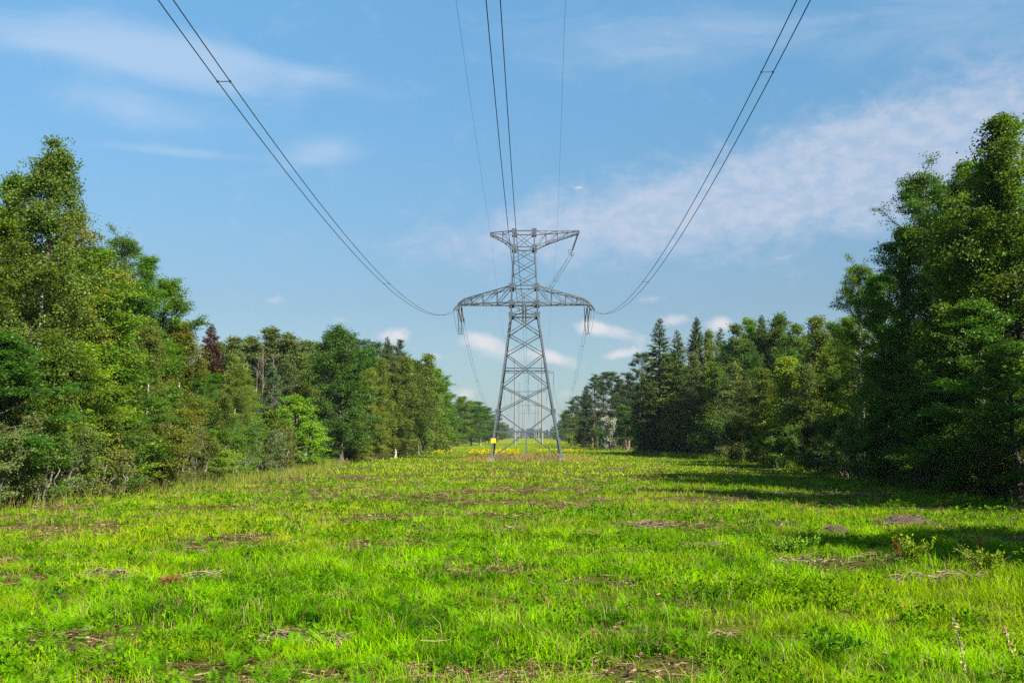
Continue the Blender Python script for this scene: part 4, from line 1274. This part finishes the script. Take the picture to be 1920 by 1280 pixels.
# rank taller grass where meadow meets the woods
xe, ye, te = [], [], []
for sgn in (-1, 1):
    y = rng.uniform(36, 210, 15000) ; q = rng.normal(0, .9, len(y))
    x = (left_edge(y) + q + .4) if sgn < 0 else (right_edge(y) + q - .6)
    k = vnoise(x, y, 2.5, 95) > .38
    x, y = x[k], y[k]
    xe.append(x); ye.append(y)
    a = lerp3((.06, .13, .006), (.20, .26, .015), rng.uniform(0, 1, len(x)))
    b = lerp3((.18, .13, .045), (.36, .29, .12), rng.uniform(0, 1, len(x)))
    te.append(np.where((rng.uniform(0, 1, len(x)) < (.35 if sgn < 0 else .12))[:, None], b, a))
x = np.concatenate(xe); y = np.concatenate(ye)
V, F, T = blades(x, y, rng.uniform(.3, .95, len(x)), rng.uniform(.018, .035, len(x)) * (y / 50) ** .7, np.concatenate(te), .5, False)
tag(link('edge_grass', arr_mesh('edge_grass', V, F, M['blade'], False, {'tint': T})), 'taller rank grass along the foot of both woods', 'grass', kind='stuff')

# broad leaved weeds in the grass
x, y = sample_field(26000, 8.5, 75, 1.7)
k = (fbm(x, y, 1.6, 61) > .535) & (bare(x, y) < .6)
x, y = x[k], y[k]
cnt = 14
hgt = rng.uniform(.08, .32, len(x)) * (.6 + .8 * vnoise(x, y, 3, 63))
bi = np.repeat(np.arange(len(x)), cnt)
u = rng.uniform(.2, 1, len(bi))
C = np.stack([x[bi], y[bi], ground_z(x, y)[bi] + u * hgt[bi]], 1) + np.concatenate([rng.normal(0, .06, (len(bi), 2)), np.zeros((len(bi), 1))], 1)
A = unit(rand_unit(rng, len(bi)) + np.array([0, 0, .15])); nr = unit(rand_unit(rng, len(bi)) * .7 + np.array([0, 0, 1.]))
sz = rng.uniform(.04, .095, len(bi)) * (y[bi] / 12) ** .3
V, F = leaf_quads(C, A, unit(np.cross(A, nr)), sz, sz * .55)
tint = lerp3((.012, .075, .003), (.155, .30, .004), np.clip(.5 * rng.uniform(0, 1, len(x))[bi] + .5 * rng.uniform(0, 1, len(bi)), 0, 1))
tag(link('weeds', arr_mesh('weeds', V, F, M['blade'], False, {'tint': tint})), 'leafy low weeds scattered through the grass', 'weeds', kind='stuff')


def fern_set(pts, scale, tint_lo, tint_hi, nf=6, npin=14):
    Vs, Fs, Ts = [], [], []
    n = len(pts)
    P = np.repeat(pts, nf, 0); S = np.repeat(scale, nf) * rng.uniform(.7, 1.15, n * nf)
    a = rng.uniform(0, 6.283, n * nf)
    u = np.linspace(.12, 1, npin)
    el_ = rng.uniform(.75, 1.3, n * nf)
    hx = S[:, None] * (u * np.cos(el_)[:, None] * (.6 + .6 * u)); hz_ = S[:, None] * (u * np.sin(el_)[:, None] - .42 * u ** 2.2)
    R_ = np.stack([P[:, None, 0] + hx * np.cos(a)[:, None], P[:, None, 1] + hx * np.sin(a)[:, None], P[:, None, 2] + hz_], -1)
    fw = np.gradient(R_, axis=1); fw = unit(fw)
    sd = np.stack([-np.sin(a), np.cos(a), np.zeros_like(a)], 1)[:, None]
    pl = S[:, None] * .21 * np.sin(np.pi * np.clip(u * .9 + .08, 0, 1)) ** .8
    tt = np.repeat(rng.uniform(0, 1, n), nf)
    for s in (-1, 1):
        ax = unit(fw * .35 + sd * s + np.array([0, 0, -.12]))
        C = R_ + ax * pl[..., None] / 2
        bv = unit(np.cross(ax, np.cross(sd * np.ones_like(fw), fw)))
        V, F = leaf_quads(C.reshape(-1, 3), ax.reshape(-1, 3), bv.reshape(-1, 3), pl.ravel(), (pl * .15).ravel())
        Vs.append(V); Fs.append(F)
        Ts.append(lerp3(tint_lo, tint_hi, np.clip(np.repeat(tt, npin) * .6 + rng.uniform(0, .4, C[..., 0].size), 0, 1)))
    V, F = join(list(zip(Vs, Fs)))
    return V, F, np.concatenate(Ts)


x, y = sample_field(9000, 9, 60, 1.7)
fmask = fbm(x, y, 5, 71) + .16 * np.clip((2 - x) / 6, -1, 1) * np.clip((34 - y) / 10, -1, 1)
k = (fmask > .57)
x, y = x[k][:2600], y[k][:2600]
V, F, T = fern_set(np.stack([x, y, ground_z(x, y)], 1), rng.uniform(.20, .44, len(x)) * (1 + .25 * (x < -1)), (.05, .17, .003), (.15, .32, .004))
tag(link('ferns', arr_mesh('ferns', V, F, M['blade'], False, {'tint': T})), 'pale green ferns in drifts through the grass', 'ferns', kind='stuff')

# chipped wood, dead stalks and leaf litter
x, y = sample_field(90000, 8.5, 100, 1.75)
k = rng.uniform(0, 1, len(x)) < bare(x, y) * .95 + .05
x, y = x[k], y[k]
n_ = len(x)
st = rng.uniform(0, 1, n_) < .42
a = rng.normal(0, .9, n_); Ln = np.where(st, rng.uniform(.12, .6, n_), rng.uniform(.03, .12, n_)) * (y / 14) ** .25
t = np.stack([np.cos(a), np.sin(a), rng.normal(.06, .14, n_)], 1)
C = np.stack([x, y, ground_z(x, y) + .03 + rng.exponential(.03, n_)], 1)
tint = np.where((rng.uniform(0, 1, n_) < .22)[:, None], lerp3((.13, .09, .05), (.28, .20, .11), rng.uniform(0, 1, n_)), lerp3((.032, .017, .011), (.125, .060, .032), rng.uniform(0, 1, n_)))
P = C[:, None] + t[:, None] * (Ln[:, None] * np.array([-.5, 0, .5]))[..., None]
P[:, 1] += rng.normal(0, .03, (n_, 3)) * Ln[:, None]
rd = np.where(st, rng.uniform(.004, .012, n_), rng.uniform(.008, .02, n_)) * (y / 14) ** .35
V, F = tubes(P, rd[:, None] * np.array([1, .9, .4]), 3)
tag(link('wood_chips', arr_mesh('wood_chips', V, F, M['dry'], False, {'tint': np.repeat(tint, 6, 0)})), 'brown wood chips and dead stalks littering bare patches', 'wood chips', kind='stuff')

# dry rust coloured grass round the pylon feet, goldenrod behind it
n_ = 16000
x = rng.uniform(-9, 9.5, n_); y = PD + rng.uniform(-6.5, 8, n_)
k = (vnoise(x, y, 2.2, 81) * .6 + vnoise(x, y, .8, 83) * .4) > .42
x, y = x[k], y[k]
tint = lerp3((.22, .125, .035), (.42, .30, .11), rng.uniform(0, 1, len(x)))
gr = rng.uniform(0, 1, len(x)) < .18
tint[gr] = (.16, .22, .03)
edge = np.clip(1.3 - ((x / 9) ** 2 + ((y - PD) / 8) ** 2), .2, 1)
V, F, T = blades(x, y, rng.uniform(.35, 1.15, len(x)) * edge, rng.uniform(.03, .07, len(x)), tint, .35, False)
tag(link('dry_grass', arr_mesh('dry_grass', V, F, M['blade'], False, {'tint': T})), 'tall rusty dry grass round the pylon feet', 'dry grass', kind='stuff')
Vs, Fs, Ts = [], [], []
for x0, x1, y0, y1, nn in ((-9, -1, 150, 175, 1300), (2, 10, 170, 190, 300), (-20, 20, 330, 420, 1600), (5, 24, 260, 420, 1800), (-24, -12, 160, 170, 500)):
    x = rng.uniform(x0, x1, nn); y = rng.uniform(y0, y1, nn)
    k = vnoise(x, y * .3, 3, 91) > .5
    x, y = x[k], y[k]
    h = rng.uniform(.5, 1.0, len(x))
    V, F, T = blades(x, y, h, np.full(len(x), .10), lerp3((.10, .19, .015), (.17, .26, .02), rng.uniform(0, 1, len(x))), .25, False)
    Vs.append((V, F)); Ts.append(T)
    c = np.stack([x, y, ground_z(x, y) + h * .95], 1)
    A = rand_unit(rng, len(x)); Bv = unit(np.cross(A, rand_unit(rng, len(x))))
    V, F = leaf_quads(c, A, Bv, rng.uniform(.14, .34, len(x)), rng.uniform(.12, .26, len(x)))
    Vs.append((V, F)); Ts.append(lerp3((.40, .31, .006), (.52, .42, .01), rng.uniform(0, 1, len(x))))
V, F = join(Vs)
tag(link('goldenrod', arr_mesh('goldenrod', V, F, M['blade'], False, {'tint': np.concatenate(Ts)})), 'yellow goldenrod flowering in the strip behind the pylon', 'wild flowers', kind='stuff')

# ------------------------------------------------------------------ single things on the meadow


def on_ground(px, py):
    r = ray(px, py); p = CAM + r * (-CAM[2] / r[2])
    return np.array([p[0], p[1], float(ground_z(p[0], p[1]))])


def heap(name, px, py, w, dp, h, n, label, cat, lo, hi, stick=(.2, .7), rad=(.008, .02), group=None):
    """a low soil mound with sticks lying on it."""
    c = on_ground(px, py)
    o = tag(empty(name, c), label, cat, group)
    u = np.linspace(0, 1, 7); th_ = np.linspace(0, 2 * np.pi, 15)[:-1]
    rr = 1 + .25 * np.sin(th_ * 3 + px) + .12 * np.sin(th_ * 5)
    X = u[:, None] * np.cos(th_) * rr * w / 2; Y = u[:, None] * np.sin(th_) * rr * dp / 2
    Z = h * (1 - u[:, None] ** 2) * (1 + rng.normal(0, .18, X.shape)) - .04
    V = np.stack([X, Y, Z], -1).reshape(-1, 3); id_ = np.arange(7 * 14).reshape(7, 14)
    F = np.stack([id_[:-1], np.roll(id_[:-1], -1, 1), np.roll(id_[1:], -1, 1), id_[1:]], -1).reshape(-1, 4)
    link('soil', arr_mesh('soil', V, F, M['soil'], True), o)
    a = rng.normal(0, .7, n); Ln = rng.uniform(*stick, n)
    q = np.sqrt(rng.uniform(0, 1, n)); ph = rng.uniform(0, 6.283, n)
    C = np.stack([q * np.cos(ph) * w / 2, q * np.sin(ph) * dp / 2, h * (1 - q ** 2) + rng.uniform(.0, .07, n)], 1)
    t = np.stack([np.cos(a), np.sin(a), rng.normal(.05, .18, n)], 1)
    P = C[:, None] + t[:, None] * (Ln[:, None] * np.array([-.5, 0, .5]))[..., None]
    P[:, 1] += rng.normal(0, .04, (n, 3))
    V, F = tubes(P, rng.uniform(*rad, n)[:, None] * np.array([1, .9, .4]), 4)
    so = link('sticks', arr_mesh('sticks', V, F, M['dry'], False, {'tint': np.repeat(lerp3(lo, hi, rng.uniform(0, 1, n)), 8, 0)}), o)
    if n > 100: so['kind'] = 'stuff'
    return o


M['soil'] = plain_mat('dark_soil', (.055, .038, .026), .95, 0, .5, 9)
BR = ((.05, .032, .02), (.25, .185, .11))
GH = 'heaps of cut brush on the meadow'
heap('brush_heap', 565, 1200, 1.5, .9, .10, 110, 'pale brush heap on bare soil in the near foreground', 'brush heap', *BR, group=GH)
heap('brush_heap', 200, 1086, 1.7, .9, .12, 100, 'brown chip heap left of the rusty dead fern', 'brush heap', *BR, group=GH)
heap('brush_heap', 380, 1080, .8, .7, .12, 60, 'small pale straw heap right of the rusty dead fern', 'brush heap', (.15, .11, .06), (.32, .25, .14), group=GH)
heap('brush_heap', 1215, 984, 2.4, 1.2, .14, 90, 'brown brush heap in the middle of the meadow', 'brush heap', *BR, group=GH)
heap('brush_heap', 1500, 1057, 1.3, .7, .14, 70, 'loose stick heap before the second band of shade', 'brush heap', *BR, group=GH)
heap('brush_heap', 1780, 1084, 3.2, .8, .12, 110, 'long row of grey sticks near the right border', 'brush heap', *BR, group=GH)
heap('brush_heap', 1330, 1026, 1.6, .9, .12, 60, 'dark brush heap left of the leafy patch in shade', 'brush heap', *BR, group=GH)
heap('soil_mound', 1570, 1000, 1.1, .6, .26, 14, 'dark soil mound at the edge of the shade', 'mound', (.05, .03, .02), (.2, .13, .08), group='dark mounds on the meadow')
heap('soil_mound', 1125, 938, 1.5, .8, .16, 12, 'low dark mound near the pylon side of the shade band', 'mound', (.05, .03, .02), (.2, .13, .08), group='dark mounds on the meadow')
heap('soil_mound', 786, 911, .9, .6, .28, 6, 'small dark lump alone in the open sunny meadow', 'mound', (.05, .03, .02), (.2, .13, .08), group='dark mounds on the meadow')
heap('soil_mound', 1700, 985, 2.2, 1.0, .3, 40, 'long dark mound in the deepest shade on the right', 'mound', (.05, .03, .02), (.2, .13, .08), group='dark mounds on the meadow')
# dead fern
c = on_ground(318, 1106)
V, F, T = fern_set(np.zeros((1, 3)), np.array([.65]), (.08, .022, .012), (.18, .055, .024), 22)
o = empty('dead_fern', c); link('leaves', arr_mesh('leaves', V, F, M['dry'], False, {'tint': T}), o)
tag(o, 'rusty brown dead fern in the left foreground', 'fern')


def leafy(name, px, py, h, r, n, lo, hi, label, cat, group=None, ls=.1, nst=9):
    c = on_ground(px, py)
    o = tag(empty(name, c), label, cat, group)
    a = rng.uniform(0, 6.283, nst); q = rng.uniform(.2, 1, nst) * r
    tips = np.stack([np.cos(a) * q, np.sin(a) * q, rng.uniform(.6, 1, nst) * h], 1)
    s = np.linspace(0, 1, 5)
    P = tips[:, None] * np.stack([s ** 1.2, s ** 1.2, s], 1)[None]
    V, F = tubes(P, np.tile(np.linspace(.009, .004, 5), (nst, 1)), 4)
    link('stem', arr_mesh('stem', V, F, M['b_grey'], True), o)
    bi = rng.integers(0, nst, n); u = rng.uniform(.15, 1.05, n)
    C = interp_lines(P, bi, u) + rng.normal(0, .05, (n, 3))
    A = unit(rand_unit(rng, n) + np.array([0, 0, .3])); nr = unit(rand_unit(rng, n) * .7 + np.array([0, 0, 1.]))
    sz = ls * rng.uniform(.6, 1.3, n)
    V, F = leaf_quads(C, A, unit(np.cross(A, nr)), sz, sz * .5)
    link('leaves', arr_mesh('leaves', V, F, M['blade'], False, {'tint': lerp3(lo, hi, rng.uniform(0, 1, n))}), o)
    return o


GP = 'leafy plants on the meadow'
leafy('leafy_plant', 1806, 956, .7, .7, 400, (.08, .18, .012), (.20, .33, .04), 'pale leafy plant catching sun inside the deep right shade', 'plant', GP, .16)
leafy('leafy_plant', 1480, 1035, .55, .9, 800, (.06, .17, .006), (.18, .31, .02), 'wide pale green plant at the tip of the second shade band', 'plant', GP, .11, 16)
leafy('leafy_plant', 1715, 1060, .65, .65, 600, (.10, .17, .006), (.23, .31, .015), 'upright yellow green plant before the right shade', 'plant', GP, .10, 14)
leafy('leafy_plant', 1850, 1072, .6, .8, 650, (.10, .16, .006), (.23, .29, .02), 'bushy yellow green plant near the right border', 'plant', GP, .10, 16)
leafy('leafy_plant', 1680, 1048, .6, .25, 160, (.22, .085, .015), (.34, .16, .03), 'reddish leafy plant beside the upright yellow green one', 'plant', GP, .09, 5)
leafy('leafy_plant', 1840, 1045, .8, .3, 180, (.24, .13, .015), (.36, .24, .03), 'orange tinged plant behind the bushy yellow green one', 'plant', GP, .09, 6)
leafy('leafy_plant', 108, 1136, .32, .28, 260, (.012, .08, .006), (.05, .19, .012), 'dark green rosette plant in the left foreground', 'plant', GP, .10, 10)
leafy('leafy_plant', 1560, 1232, .42, .5, 500, (.025, .10, .004), (.10, .25, .008), 'dark green clump in the near right foreground', 'plant', GP, .11, 12)
for px, py, tx, ty, lab in ((1812, 1279, 1784, 1130, 'tall dry stalk leaning left near the right bottom corner'), (1905, 1238, 1876, 1160, 'shorter dry stalk nearer the right border')):
    c = on_ground(px, py); e = at_depth(tx, ty, c[1] + .1) - c
    s = np.linspace(0, 1, 9)[:, None]
    P = e * s + np.concatenate([rng.normal(0, .008, (9, 2)), np.zeros((9, 1))], 1)
    o = tag(empty('dry_stalk', c), lab, 'stalk', 'dry stalks in the near grass')
    link('stalk', arr_mesh('stalk', *tubes(P[None], np.linspace(.009, .003, 9)[None], 5), M['b_grey'], True), o)
    n_ = 40; u = rng.uniform(.1, .8, n_)
    C = interp_line(P, u) + rng.normal(0, .015, (n_, 3)); A = rand_unit(rng, n_)
    V, F = leaf_quads(C, A, unit(np.cross(A, rand_unit(rng, n_))), rng.uniform(.04, .09, n_), rng.uniform(.015, .03, n_))
    link('dry_leaves', arr_mesh('dry_leaves', V, F, M['dry'], False, {'tint': lerp3((.25, .15, .07), (.5, .38, .2), rng.uniform(0, 1, n_))}), o)
# white birch stump at the corner of the right wood
c = on_ground(1228, 852)
o = tag(empty('birch_stump', c), 'white birch stump at the foot of the spruce corner', 'stump')
s = np.linspace(0, 1, 8)
P = np.stack([.12 * np.sin(s * 3), 0 * s, s * 1.75], 1)
link('bark', arr_mesh('bark', *tubes(P[None], np.linspace(.2, .15, 8)[None], 10), M['b_birch'], True), o)
link('broken_top', arr_mesh('broken_top', *join([beam(P[-1] - [0, 0, .05], P[-1] + [.06, 0, .3], .12, .08), beam(P[-1] - [.06, 0, .05], P[-1] + [-.05, 0, .16], .1, .1)]), M['b_pale']), o)

# ------------------------------------------------------------------ air
hm, n = new_mat('thin_haze')
pv = n.new('ShaderNodeVolumePrincipled')
pv.inputs['Color'].default_value = rgb(.62, .70, .82)
pv.inputs['Density'].default_value = 0.00007
pv.inputs['Density Attribute'].default_value = ''
pv.inputs['Anisotropy'].default_value = 0.0
o = n.new('ShaderNodeOutputMaterial'); n.put(o.inputs['Volume'], pv.outputs[0])
V, F = box((0, 1250, 16), (7400, 7000, 36))
F = F[:, ::-1]                                        # faces outward
tag(link('haze', arr_mesh('haze', V, F, hm)), 'thin pale haze over the clearing and woods', 'haze', kind='stuff')
